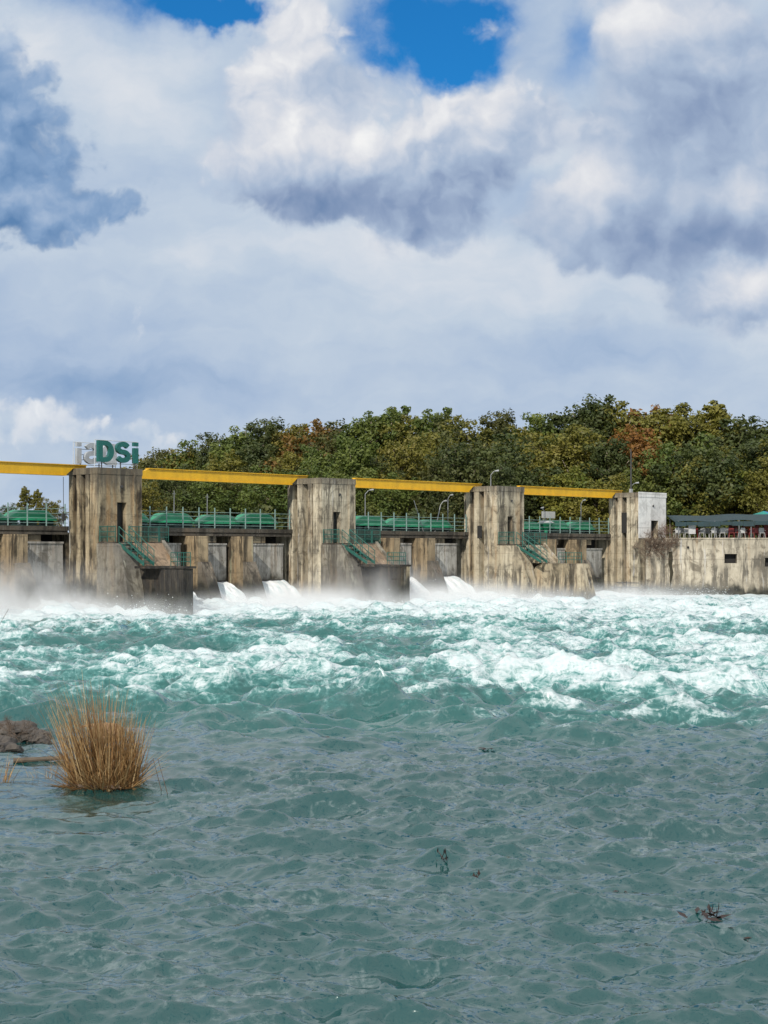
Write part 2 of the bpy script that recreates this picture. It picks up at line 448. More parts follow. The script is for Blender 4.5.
# slate cloud at the left
g3 = gsum(Pw, [(-0.1, 0.95, 0.62, 0.55, 1.0), (0.35, 1.55, 0.50, 0.55, 1.0), (0.85, 2.0, 0.55, 0.32, 1.0), (0.1, 2.2, 0.8, 0.38, 1.0), (-0.3, 0.2, 0.55, 0.6, 0.9), (1.3, 2.1, 0.25, 0.2, 0.5), (-0.8, 1.5, 0.8, 1.2, 1.0), (0.6, 2.55, 0.25, 0.15, 0.4)])
m3 = smask(t.m('ADD', g3, t.m('MULTIPLY', t.m('SUBTRACT', pg, 0.55), 1.5)), 0.26, 0.90)
b3 = t.m('ADD', gsum(Pw, [(0.0, 0.2, 0.7, 0.4, 0.30), (0.55, 1.95, 0.35, 0.25, 0.12), (0.05, 1.95, 0.25, 0.1, 0.16), (0.2, 2.45, 0.8, 0.22, -0.10), (0.2, 1.1, 0.35, 0.35, 0.06)]),
         t.m('ADD', 0.17, t.m('ADD', t.m('MULTIPLY', relief2, 0.36), t.m('MULTIPLY', t.m('SUBTRACT', fb, 0.5), 0.35))))
c3 = t.ramp(b3, CLOUD)

# low white heads over the horizon and small wisps
g4 = gsum(Pw2, [(0.35, 4.05, 0.36, 0.26, 1.0), (-0.1, 4.3, 0.8, 0.26, 0.95), (1.45, 4.32, 0.6, 0.20, 0.95), (1.65, 3.36, 0.34, 0.17, 0.62), (1.5, 3.0, 0.34, 0.15, 0.55), (2.3, 4.4, 0.6, 0.2, 0.4), (0.9, 4.35, 0.5, 0.14, 0.6)])
m4 = smask(t.m('ADD', g4, t.m('MULTIPLY', t.m('SUBTRACT', pg, 0.55), 1.2)), 0.28, 0.80)
b4 = t.m('ADD', t.m('ADD', 0.74, t.m('ADD', t.ss(PY, 4.0, 4.5, 0.10, -0.14), t.ss(PY, 3.7, 3.3, 0.0, -0.08))), t.m('MULTIPLY', relief2, 0.45))
c4 = t.ramp(b4, CLOUD)


def x10(c): return t.mix(1.0, c, (10.0, 10.0, 10.0), 'MULTIPLY')


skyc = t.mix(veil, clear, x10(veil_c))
skyc = t.mix(t.m('MULTIPLY', m3, 0.95), skyc, x10(c3))
skyc = t.mix(m5, skyc, x10(c5))
skyc = t.mix(m2, skyc, x10(c2))
skyc = t.mix(t.m('MULTIPLY', m4, 0.82), skyc, x10(c4))
t.l.new(skyc, bg.inputs['Color'])

# ------------------------------------------------------------------ noise and waves
def fade(x): return x * x * x * (x * (x * 6 - 15) + 10)


def vnoise(x, y, seed):
    r = np.random.default_rng(seed); T = r.random((256, 256)).astype(np.float32)
    xi = np.floor(x).astype(int); yi = np.floor(y).astype(int)
    fx = fade(x - xi); fy = fade(y - yi)
    a = T[xi & 255, yi & 255]; b = T[(xi + 1) & 255, yi & 255]
    c = T[xi & 255, (yi + 1) & 255]; e = T[(xi + 1) & 255, (yi + 1) & 255]
    return (a * (1 - fx) + b * fx) * (1 - fy) + (c * (1 - fx) + e * fx) * fy


def fbm(x, y, seed, octs=5, g=0.5):
    s = 0; amp = 1; n = 0
    for i in range(octs):
        s = s + amp * vnoise(x * 2 ** i + 17 * i, y * 2 ** i - 9 * i, seed + i); n += amp; amp *= g
    return s / n


def ocean(N, L, ang, lam, sigma, spread, small, seed, fall=4.2):
    r = np.random.default_rng(seed)
    k1 = 2 * np.pi * np.fft.fftfreq(N, L / N)
    kx, ky = np.meshgrid(k1, k1, indexing='ij')
    k = np.hypot(kx, ky); k[0, 0] = 1
    kp = 2 * np.pi / lam
    ph = np.abs((kx * math.cos(ang) + ky * math.sin(ang)) / k) ** spread
    S = np.exp(-1.0 * (kp / k) ** 2) / k ** fall * ph * np.exp(-(k * small) ** 2); S[0, 0] = 0
    h = (r.standard_normal((N, N)) + 1j * r.standard_normal((N, N))) * np.sqrt(S)
    H = np.fft.ifft2(h); sc = sigma / np.real(H).std()
    Dx = np.fft.ifft2(1j * kx / k * h); Dy = np.fft.ifft2(1j * ky / k * h)
    return [np.real(q) * sc for q in (H, Dx, Dy)]


def tile(A, L, x, y):
    N = A.shape[0]
    u = x / L * N; v = y / L * N
    i = np.floor(u).astype(int); j = np.floor(v).astype(int)
    fx = u - i; fy = v - j; i0 = i % N; j0 = j % N; i1 = (i + 1) % N; j1 = (j + 1) % N
    return (A[i0, j0] * (1 - fx) + A[i1, j0] * fx) * (1 - fy) + (A[i0, j1] * (1 - fx) + A[i1, j1] * fx) * fy


def sst(x, lo, hi):
    q = np.clip((x - lo) / (hi - lo), 0, 1); return q * q * (3 - 2 * q)


def gau(X, Y, cx, cy, sx, sy): return np.exp(-((X - cx) / sx) ** 2 - ((Y - cy) / sy) ** 2)


ys = [7.5]
while ys[-1] < 172: ys.append(ys[-1] + max(0.03, 0.0027 * ys[-1]))
ys = np.array(ys)
tt = np.linspace(-0.315, 0.315, 470)
tt = np.concatenate([[-14, -5, -2.4, -1.3, -0.8, -0.55, -0.42, -0.36], tt, [0.36, 0.42, 0.55, 0.8, 1.3, 2.4, 5, 14]])
Y, T_ = np.meshgrid(ys, tt, indexing='ij'); X = Y * T_
far = np.abs(T_) > 0.5
b_ = (X - OX) * UY - (Y - OY) * UX            # downstream distance from the pier fronts
rap = sst(Y + 7 * (fbm(X / 7, Y / 9, 45, 4) - 0.5), 30, 38.5)                          # where the rapids begin
near = 1 - rap
o1 = ocean(512, 21.7, R(82), 1.55, 0.052, 1.8, 0.012, 1, 4.7)
o2 = ocean(512, 5.9, R(100), 0.34, 0.0105, 1.8, 0.004, 2, 4.2)
o3 = ocean(512, 63.0, R(84), 6.0, 0.18, 1.6, 0.08, 3, 3.9)
o4 = ocean(512, 31.0, R(112), 2.0, 0.07, 0.8, 0.03, 4, 4.1)
ca, sa = math.cos(0.35), math.sin(0.35)
X2, Y2 = X * ca - Y * sa, X * sa + Y * ca
gust = 0.65 + 0.7 * fbm(X / 6, Y / 9, 50, 3)
wn = near * gust + 0.55 * rap
wr = rap * (0.55 + 0.9 * fbm(X / 14, Y / 16, 60, 3)) * (1 - 0.35 * sst(b_, 14, 2))
h = tile(o1[0], 21.7, X, Y) * wn + tile(o2[0], 5.9, X2, Y2) * (0.35 + 0.65 * near) * gust + tile(o3[0], 63, X, Y) * wr + tile(o4[0], 31, X2, Y2) * wr
ddx = 0.6 * tile(o1[1], 21.7, X, Y) * wn + 0.75 * tile(o2[1], 5.9, X2, Y2) * near + 0.6 * tile(o3[1], 63, X, Y) * wr + 0.45 * tile(o4[1], 31, X2, Y2) * wr
ddy = 0.6 * tile(o1[2], 21.7, X, Y) * wn + 0.75 * tile(o2[2], 5.9, X2, Y2) * near + 0.6 * tile(o3[2], 63, X, Y) * wr + 0.45 * tile(o4[2], 31, X2, Y2) * wr
# ragged breakers
rg = 1 - np.abs(2 * fbm(X / 6.0, Y / 5.0, 70, 5, 0.55) - 1)
h = h + rap * 0.42 * (sst(rg, 0.80, 1.0)) * fbm(X / 9, Y / 14, 72, 3)
# boil below the gates
boil = sst(b_, 16, 3) * sst(Y, 60, 75)
h = h + boil * (0.10 + 0.75 * np.clip(fbm(X / 2.2, Y / 3.2, 80, 5, 0.55) - 0.42, 0, 1))
a_ = (X - OX) * UX + (Y - OY) * UY
h = h + 0.38 * gau(b_, b_ * 0, -0.6, 0, 1.9, 1) * fbm(a_ / 1.3, b_ / 1.5, 85, 4) * (0.6 + 0.8 * sst(np.abs(((a_ - 8) % BAY) - 6), 7, 4)) * sst(a_, 58, 54)
h = np.where(b_ < -3.0, np.minimum(h, 0.2), h)
# calm lee behind the reed clump and rocks
calm = 1 - 0.6 * gau(X, Y, -5.6, 28.5, 2.2, 5.0)
h *= calm
h *= 1 - 0.65 * sst(Y, 128, 144) * sst(X, 16, 24)
# foam
crest = np.clip((h + 0.1) / 0.7, 0, 1)
fn = fbm(X / 4.5, Y / 7.0, 90, 6, 0.58)
fl = fbm(X / 11.0, Y / 20.0, 95, 4)
reg = 0.02 * rap + 0.55 * sst(b_, 13, 5) * sst(Y, 60, 75) + 0.62 * sst(Y, 88, 104) + 0.10 * sst(Y, 40, 60) \
    + 0.18 * gau(X, Y, 4.5, 57, 5, 6) + 0.22 * gau(X, Y, 15, 70, 9, 26) + 0.24 * gau(X, Y, 6, 49, 3.5, 4) + 0.22 * gau(X, Y, 11, 48, 4, 4) \
    + 0.36 * gau(X, Y, -4, 52, 4.5, 4.5) + 0.42 * gau(X, Y, -12, 52, 3.2, 5) + 0.34 * gau(X, Y, -8, 46, 4, 3) - 0.12 * gau(X, Y, -9, 72, 9, 8) - 0.15 * gau(X, Y, 4.0, 80, 7, 7) + 0.03 * gau(X, Y, 2, 38, 30, 5)
foam = reg - 0.08 - 0.16 * sst(Y, 47, 37) + 1.3 * (fn - 0.5) + 0.8 * (fl - 0.5) + 0.75 * (crest - 0.3) * rap + 0.22 * sst(rg, 0.84, 1.0) * rap
foam = np.where(Y < 27, np.minimum(foam, 0.05), foam)
foam = np.where(foam > 0.42, 0.42 + 0.45 * (foam - 0.42), foam)
foam = foam + 0.35 * sst(b_, 14, 5) * sst(Y, 80, 95)
foam = foam * rap - (1 - rap) * 0.3
aer = np.clip(rap * (0.6 + 0.4 * sst(Y, 34, 48)), 0, 1)
X3 = np.where(far, X, X + ddx); Y3 = np.where(far, Y, Y + ddy)
V = np.stack([X3, Y3, np.where(far, 0.0, h)], -1).reshape(-1, 3)
nr, nc = X.shape
idx = np.arange(nr * nc).reshape(nr, nc)
Q = np.stack([idx[:-1, :-1], idx[:-1, 1:], idx[1:, 1:], idx[1:, :-1]], -1).reshape(-1, 4)

m, t, out = new_mat('river_water')
pos = t.node('ShaderNodeNewGeometry').outputs['Position']
fo = t.node('ShaderNodeAttribute', attribute_name='foam').outputs['Fac']
ae = t.node('ShaderNodeAttribute', attribute_name='aer').outputs['Fac']
n1 = t.noise(t.vm('MULTIPLY', pos, (0.5, 0.6, 1.4)), 2.6, 9, 0.66, 0.4)
n2 = t.noise(pos, 7.0, 6, 0.7)
n3 = t.noise(t.vm('MULTIPLY', pos, (1, 0.55, 1)), 1.1, 7, 0.62, 0.6)
web = t.m('ABSOLUTE', t.m('SUBTRACT', n3, 0.5))
web2 = t.m('ABSOLUTE', t.m('SUBTRACT', t.noise(t.vm('MULTIPLY', pos, (1, 0.7, 1)), 2.3, 6, 0.62, 0.8), 0.5))
ff = t.m('ADD', fo, t.m('ADD', t.m('MULTIPLY', t.m('SUBTRACT', n1, 0.5), 2.1), t.m('ADD', t.m('MULTIPLY', t.ss(web, 0.06, 0.0), 0.16), t.m('MULTIPLY', t.ss(web2, 0.07, 0.0), 0.22))))
fm = t.ss(ff, 0.28, 0.94)
# thin drifting froth lines on the calmer water
film = t.m('MULTIPLY', t.m('MULTIPLY', t.ss(web, 0.045, 0.0), t.ss(n2, 0.45, 0.62)), t.m('MULTIPLY', t.ss(t.noise(pos, 0.25, 3, 0.5), 0.40, 0.6), 0.15))
fm = t.m('MAXIMUM', fm, film)
deep = t.mix(ae, (0.009, 0.056, 0.055), (0.012, 0.098, 0.088))
deep = t.mix(t.m('MULTIPLY', t.m('MULTIPLY', t.m('MULTIPLY', t.ss(ff, -0.05, 0.6), 0.8), ae), ae), deep, (0.09, 0.28, 0.265))
rip = t.noise(t.vm('MULTIPLY', pos, (0.8, 1.0, 1)), 13.0, 2, 0.5, 0.4)
rip2 = t.noise(t.vm('MULTIPLY', pos, (1, 0.7, 1)), 2.8, 2, 0.5, 0.3)
nb = t.bump(t.m('ADD', t.m('MULTIPLY', rip, 0.35), rip2), 0.4, 0.03)
pw = principled(t, None, deep, 0.10, nb, spec=0.5)
pw.inputs['IOR'].default_value = 1.85; pw.inputs['Specular Tint'].default_value = (0.88, 1.0, 1.0, 1.0)
fcol = t.mix(t.ss(n2, 0.3, 0.6), (0.44, 0.56, 0.575), (0.60, 0.66, 0.675))
nb2 = t.bump(t.m('ADD', n1, t.m('MULTIPLY', n2, 0.4)), 0.45, 0.10)
pfm = principled(t, None, fcol, 0.75, nb2, spec=0.2)
ms = t.node('ShaderNodeMixShader')
t.l.new(fm, ms.inputs[0]); t.l.new(pw.outputs[0], ms.inputs[1]); t.l.new(pfm.outputs[0], ms.inputs[2])
t.l.new(ms.outputs[0], out.inputs['Surface'])
M['water'] = m

river = np_mesh('water', V, Q, M['water'])
for nm, arr in (('foam', foam), ('aer', aer)):
    at = river.data.attributes.new(nm, 'FLOAT', 'POINT'); at.data.foreach_set('value', arr.ravel().astype(np.float32))
tag(river, kind='structure')

# white water material for falling sheets and drops
m, t, out = new_mat('white_water')
pos = t.node('ShaderNodeTexCoord').outputs['Object']
n1 = t.noise(t.vm('MULTIPLY', pos, (1, 0.18, 0.18)), 3.0, 6, 0.65)
n2 = t.noise(pos, 3.5, 6, 0.65)
c = t.mix(t.ss(n1, 0.38, 0.6), (0.60, 0.70, 0.72), (0.88, 0.90, 0.91))
principled(t, out, c, 0.7, t.bump(t.m('ADD', n1, n2), 0.8, 0.15), spec=0.3)
M['white'] = m

# ------------------------------------------------------------------ ground, reservoir, hill
g = MB()
g.add([(-4000, -600, -1.6), (4000, -600, -1.6), (4000, 6000, -1.6), (-4000, 6000, -1.6)], [(0, 1, 2, 3)])
tag(g.build('ground', M['hill']), kind='structure')
rs = empty('reservoir', W(0, 0, 0), TH)
rs2 = MB().add([(-90, 7.9, 3.4), (64, 7.9, 3.4), (64, 40, 3.4), (-90, 40, 3.4)], [(0, 1, 2, 3)])
o = rs2.build('reservoir_water', M['water']); o.location = W(0, 0); o.rotation_euler = (0, 0, TH); tag(o, kind='structure')
bpy.data.objects.remove(rs)

hx = np.linspace(-400, 500, 140); hy = np.linspace(150, 700, 90)
HX, HY = np.meshgrid(hx, hy, indexing='ij')


def hill_z(x, y):
    d_ = (x - OX) * UY - (y - OY) * UX         # negative upstream
    s_ = (x - OX) * UX + (y - OY) * UY
    up = np.clip((-d_ - 34) / 90, 0, 1)
    right = sst(x, -45, 30)
    z = 4.2 + 7.5 * up * (0.15 + 0.85 * right) + 1.0 * fbm(np.asarray(x) / 25 + 50, np.asarray(y) / 25 + 50, 200, 3)
    z = np.where(d_ > -32, -1.4, z)
    return z


def hz(x, y): return float(hill_z(np.array([x]), np.array([y]))[0])


hzv = hill_z(HX, HY)
# the made ground behind the bank wall
bank = (HX > 24) & (HY > 152) & (((HX - OX) * UX + (HY - OY) * UY) > 62)
hzv = np.where(bank & (hzv < 4.9), 4.9, hzv)
idx = np.arange(HX.size).reshape(HX.shape)
Qh = np.stack([idx[:-1, :-1], idx[1:, :-1], idx[1:, 1:], idx[:-1, 1:]], -1).reshape(-1, 4)
tag(np_mesh('hill', np.stack([HX, HY, hzv], -1).reshape(-1, 3), Qh, M['hill']), kind='structure')

# ------------------------------------------------------------------ piers
PN = ['pier under the green sign', 'second pier from the sign', 'pier topped by a lamp arm', 'white-fronted pier']
WD = [3.56, 3.5, 3.5, 4.4]
LG = [3.25, 3.7, 3.6, 3.3]
TOP = 9.16


def pier(k):
    w, L = WD[k], LG[k]
    lab = ['brown stained concrete dam pier carrying the green rooftop letters',
           'pale streaked concrete dam pier second along from the sign, standing in mist',
           'cream concrete dam pier with a small lamp arm on top and a side slit',
           'cream concrete dam pier with a whitewashed front face beside the bank wall'][k]
    r = empty('dam_pier', W(BAY * k, 0), TH, lab, 'dam pier', 'piers of the dam')
    mat = M['pier_side'] if k == 0 else M['pier_pale']
    m = MB()
    # plan of the shaft behind the front slab, slots cut into the left side
    q = lambda f_: -L * (1 - f_)
    prof = [(w, -0.5), (w, -L), (0.25, -L), (0.25, q(.11)), (0, q(.11)), (0, q(.22)), (0.5, q(.22)), (0.5, q(.34)), (0, q(.34)), (0, q(.48)),
            (0.65, q(.48)), (0.65, q(.63)), (0.0, q(.63)), (0.0, q(.74)), (0.1, q(.74)), (0.1, q(.77)), (0, q(.77)), (0, -0.5)]
    slit = [None, None, (-2.0, -1.55, 5.0, 6.0), (-1.75, -1.2, 5.6, 7.4)][k]
    m.plan(prof, -1.5, 8.75)
    # front slab around the doorway
    d0, d1, dz0, dz1 = [(1.55, 2.3, 4.4, 7.0), (1.2, 1.95, 4.4, 6.75), (1.35, 2.05, 4.4, 6.75), (2.0, 3.15, 5.15, 6.7)][k]
    fm_ = MB()
    for M_ in (m,):
        M_.box(0, w, -0.5, 0, -1.5, dz0)
        M_.box(0, d0, -0.5, 0, dz0, dz1)
        M_.box(d1, w, -0.5, 0, dz0, dz1)
        M_.box(0, w, -0.5, 0, dz1, 8.75)
    if k < 3: m.box(w * 0.8, w * 0.84, 0, 0.05, 4.5, 8.75)
    m.box(0.0, w, -7.4, -L, -1.5, 5.1)
    o = m.build('shaft', mat, r)
    MB().box(-0.02, w + 0.03, -L - 0.03, 0.03, 8.75, TOP).build('cap', mat, r)
    dd = MB().box(d0, d1, -0.5, -0.46, dz0, dz1).build('door' if k < 3 else 'window', M['door'], r)
    if k == 3:
        MB().box(d0 - 0.05, d1 + 0.05, -0.02, 0.045, dz0 - 0.1, dz0).build('sill', M['white_face'], dd)
        # whitewash: a rendered coat on the front
        c = MB()
        c.box(0.02, d0, 0.0, 0.03, 5.12, 8.9); c.box(d1, w, 0.0, 0.03, 5.12, 8.9)
        c.box(d0, d1, 0.0, 0.03, dz1, 8.9)
        c.build('white_render', M['white_face'], r)
        MB().box(-0.02, w + 0.06, 0.03, 0.062, 8.76, TOP + 0.05).build('white_coping', M['white_face'], r)
        MB().box(w, w + 0.03, -L, 0.0, 5.0, 8.9).build('white_render', M['white_face'], r)
    if slit:
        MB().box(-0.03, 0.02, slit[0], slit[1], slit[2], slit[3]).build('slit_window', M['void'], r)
    # steel ladder-like bars low on the last pier
    # small black spout hole
    MB().tube((w * 0.52, -0.02, 8.0), (w * 0.52, -0.12, 8.0), 0.09).build('spout', M['dark_steel'], r)
    if k < 3:
        nm = [M['nose'], M['nose'], M['pier_pale']][k]
        # nose: the rounded downstream tail of the pier under the landing
        pr = [(0.0, -1.5), (0.0, 4.4), (1.75, 4.4), (2.0, 4.3), (2.35, 3.7), (2.75, 2.6), (3.05, 1.4), (3.3, -1.5)]
        MB().side(pr, -0.06, 1.2).build('nose', nm, r)
        # ramp slab and the guide wall running downstream
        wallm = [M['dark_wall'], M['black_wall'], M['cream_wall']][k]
        rampm = M['ramp'] if k < 2 else M['cream_wall']
        MB().side([(0.0, 3.0), (0.0, 4.42), (1.9, 4.42), (3.3, 3.02), (3.3, 3.0)], 1.2, 3.6).build('ramp', rampm, r)
        MB().side([(1.9, 4.42), (1.9, 4.62), (3.38, 3.16), (3.38, 2.98)], 3.6, 3.85).build('ramp_kerb', nm if k < 2 else rampm, r)
        g = MB()
        if k == 2:
            # rounded upstream shoulder, sloping outer end
            pts = [(2.3, -1.5), (2.3, 1.4), (2.5, 2.2), (2.95, 2.75), (3.6, 2.98), (7.3, 2.98), (8.5, -1.5)]
            g.side(pts, 1.25, 2.3)
        else:
            be = (6.75, 6.5)[k]
            pts = [(2.0, -1.5), (2.0, 2.85), (be, 2.85), (be, -1.5)]
            g.side(pts, 1.25, 2.0)
            g.box(0.35, 2.3, 3.2, 4.7, 2.85, 3.0)     # landing under the stair foot
            g.box(1.17, 2.2, 4.7, be + 0.08, 2.86, 3.0)
        g.box(1.9, 3.6, 0.0, 3.3, -1.5, 3.0)
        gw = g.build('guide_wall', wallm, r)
        gw['label'] = ['black streaked guide wall', 'soaked black guide wall with a lit orange end', 'cream streaked guide wall with a rounded shoulder'][k]
        if k == 1:
            MB().box(1.23, 2.02, be, be + 0.1, -1.0, 2.86).build('lit_wall_end', M['pier_side'], r)  # orange end face, its lit edge put into a lighter concrete tone
        # platform in front of the door
        MB().box(0.05, 4.4, 0.0, 1.7, 4.42, 4.5).build('landing', M['deck'], r)
    else:
        m = MB()
        for zz in (0.75, 1.15): m.tube((0.0, 0.06 - 0.12, zz), (0, -0.1 + 2.4, zz), 0.04)
        m.tube((-0.06, 1.2, 0.2), (-0.06, 1.2, 1.3), 0.04)
        m.build('mooring_rail', M['dark_steel'], r)
    return r


piers = [pier(k) for k in range(4)]
# a further pier out of the frame, holding the far end of the first bay
p0 = dup(piers[1], W(-BAY, 0), 'concrete dam pier at the far left end of the dam, outside the frame')

# stairs and landing rails
def stair(k, label):
    r = empty('access_stair', W(BAY * k, 0, 0), TH, label, 'stair', 'green stairs on the dam piers')
    gm = M['green_rail']
    b0, z0, b1, z1 = 1.75, 4.5, 4.15, 3.02
    for a in (0.30, 1.1):
        s = MB()
        s.side([(b0, z0 - 0.02), (b0, z0 - 0.26), (b1, z1), (b1, z1 + 0.2)], a - 0.03, a + 0.03)
        s.build('stringer', gm, r)
        h = MB()
        for dzr in (0.5, 0.95):
            h.tube((a, -b0, z0 + dzr), (a, -b1, z1 + dzr), 0.028)
        for i in range(5):
            f_ = i / 4
            bb, zz = b0 + (b1 - b0) * f_, z0 + (z1 - z0) * f_
            h.tube((a, -bb, zz), (a, -bb, zz + 0.95), 0.026)
        h.build('handrail', gm, r)
    for i in range(7):
        f_ = (i + 0.7) / 7.4
        bb, zz = b0 + (b1 - b0) * f_, z0 + (z1 - z0) * f_
        MB().box(0.33, 1.07, bb - 0.13, bb + 0.13, zz - 0.03, zz).build('tread', gm, r)
    return r


def landing_rail(k, label):
    r = empty('landing_railing', W(BAY * k, 0, 0), TH, label, 'railing', 'green landing railings')
    gm = M['green_rail']
    m = MB()
    z = 4.5
    for dzr in (0.3, 0.62, 0.95):
        m.tube((0.1, -0.1, z + dzr), (0.1, -1.66, z + dzr), 0.026)
        m.tube((1.15, -1.66, z + dzr), (4.35, -1.66, z + dzr), 0.026)
        m.tube((4.35, -1.66, z + dzr), (4.35, -0.05, z + dzr), 0.026)
    m.build('rail', gm, r)
    for a, b in ((0.1, 0.1), (0.1, 0.88), (0.1, 1.64), (1.15, 1.66), (1.95, 1.66), (2.75, 1.66), (3.55, 1.66), (4.35, 1.66), (4.35, 0.8)):
        MB().tube((a, -b, z), (a, -b, z + 1.0), 0.03).build('post', gm, r)
    # infill mesh of thin bars
    m = MB()
    for i in range(26):
        a = 1.2 + i * 0.12
        m.tube((a, -1.66, z + 0.05), (a, -1.66, z + 0.93), 0.011, n=4)
    m.build('infill_bars', gm, r)
    m = MB()
    for i in range(12):
        m.tube((0.1, -0.15 - i * 0.125, z + 0.05), (0.1, -0.15 - i * 0.125, z + 0.93), 0.011, n=4)
    m.build('infill_bars', gm, r)
    return r


def wall_rail(k, label, a=1.9, b0=5.2, b1=7.3):
    r = empty('wall_railing', W(BAY * k, 0, 0), TH, label, 'railing', 'railings on the guide walls')
    gm = M['green_rail']
    m = MB()
    for dzr in (0.28, 0.55, 0.82):
        m.tube((a, -b0, 3.0 + dzr), (a, -b1, 3.0 + dzr), 0.024)
    for i in range(10):
        b = b0 + (b1 - b0) * i / 9
        m.tube((a, -b, 3.05), (a, -b, 3.8), 0.012, n=4)
    m.build('rail', gm, r)
    for i in range(4):
        b = b0 + (b1 - b0) * i / 3
        MB().tube((a, -b, 3.0), (a, -b, 3.85), 0.03).build('post', gm, r)
    return r


SN = ['the sign pier', 'the second pier from the sign', 'the lamp-topped pier']
for k in range(3):
    stair(k, 'steep green steel stair coming down from the door of ' + SN[k])
    landing_rail(k, 'green landing railing in front of the door of ' + SN[k])
    wall_rail(k, 'low green railing on the guide wall below ' + SN[k], b0=[4.8, 4.6, 4.7][k], b1=[6.6, 6.3, 6.9][k])

# ------------------------------------------------------------------ bays: decks, gates, intermediate piers, railings, hoists, girders
BN = ['the bay left of the sign pier', 'the bay right of the sign pier', 'the middle bay', 'the bay beside the white pier']
INT = [(14.95, 10.75, 6.6), (5.55, 9.8, 13.95), (5.1, 9.35, 13.45), (5.1, 9.35, 13.6)]
ORD = ['first', 'second', 'third', 'fourth', 'fifth', 'sixth', 'seventh', 'eighth', 'ninth', 'tenth', 'eleventh', 'twelfth']


def mid_pier():
    r = empty('gate_pier', (0, 0, 0), TH, 'x', 'gate pier', 'narrow piers between the gates')
    m = MB()
    m.side([(-4.6, -1.5), (-4.6, 4.95), (-1.75, 4.95), (-1.75, 2.98), (-4.6, 2.98)][:3] + [(-1.75, 3.25), (-1.75, -1.5)], 0, 0.95)
    m.build('shaft', M['gate_pier'], r)
    n = MB()
    n.side([(-1.75, -1.5), (-1.75, 3.2), (-1.45, 3.2), (-0.95, 2.2), (-0.2, 0.4), (0.4, -1.5)], 0.0, 0.92)
    n.build('sloping_nose', M['gate_foot'], r)
    return r


def gate(wd):
    r = empty('sluice_gate', (0, 0, 0), TH, 'x', 'sluice gate', 'sluice gates of the dam')
    m = MB(); m.box(0.0, wd, -3.3, -3.12, 0.0, 2.45); m.build('panel', M['gate'], r)
    m = MB(); m.box(-0.02, wd + 0.02, -3.34, -3.05, 2.45, 2.57); m.build('top_rib', M['gate'], r)
    m = MB(); m.box(0.0, wd, -3.34, -3.08, -0.12, 0.0); m.build('bottom_seal', M['dark_steel'], r)
    return r


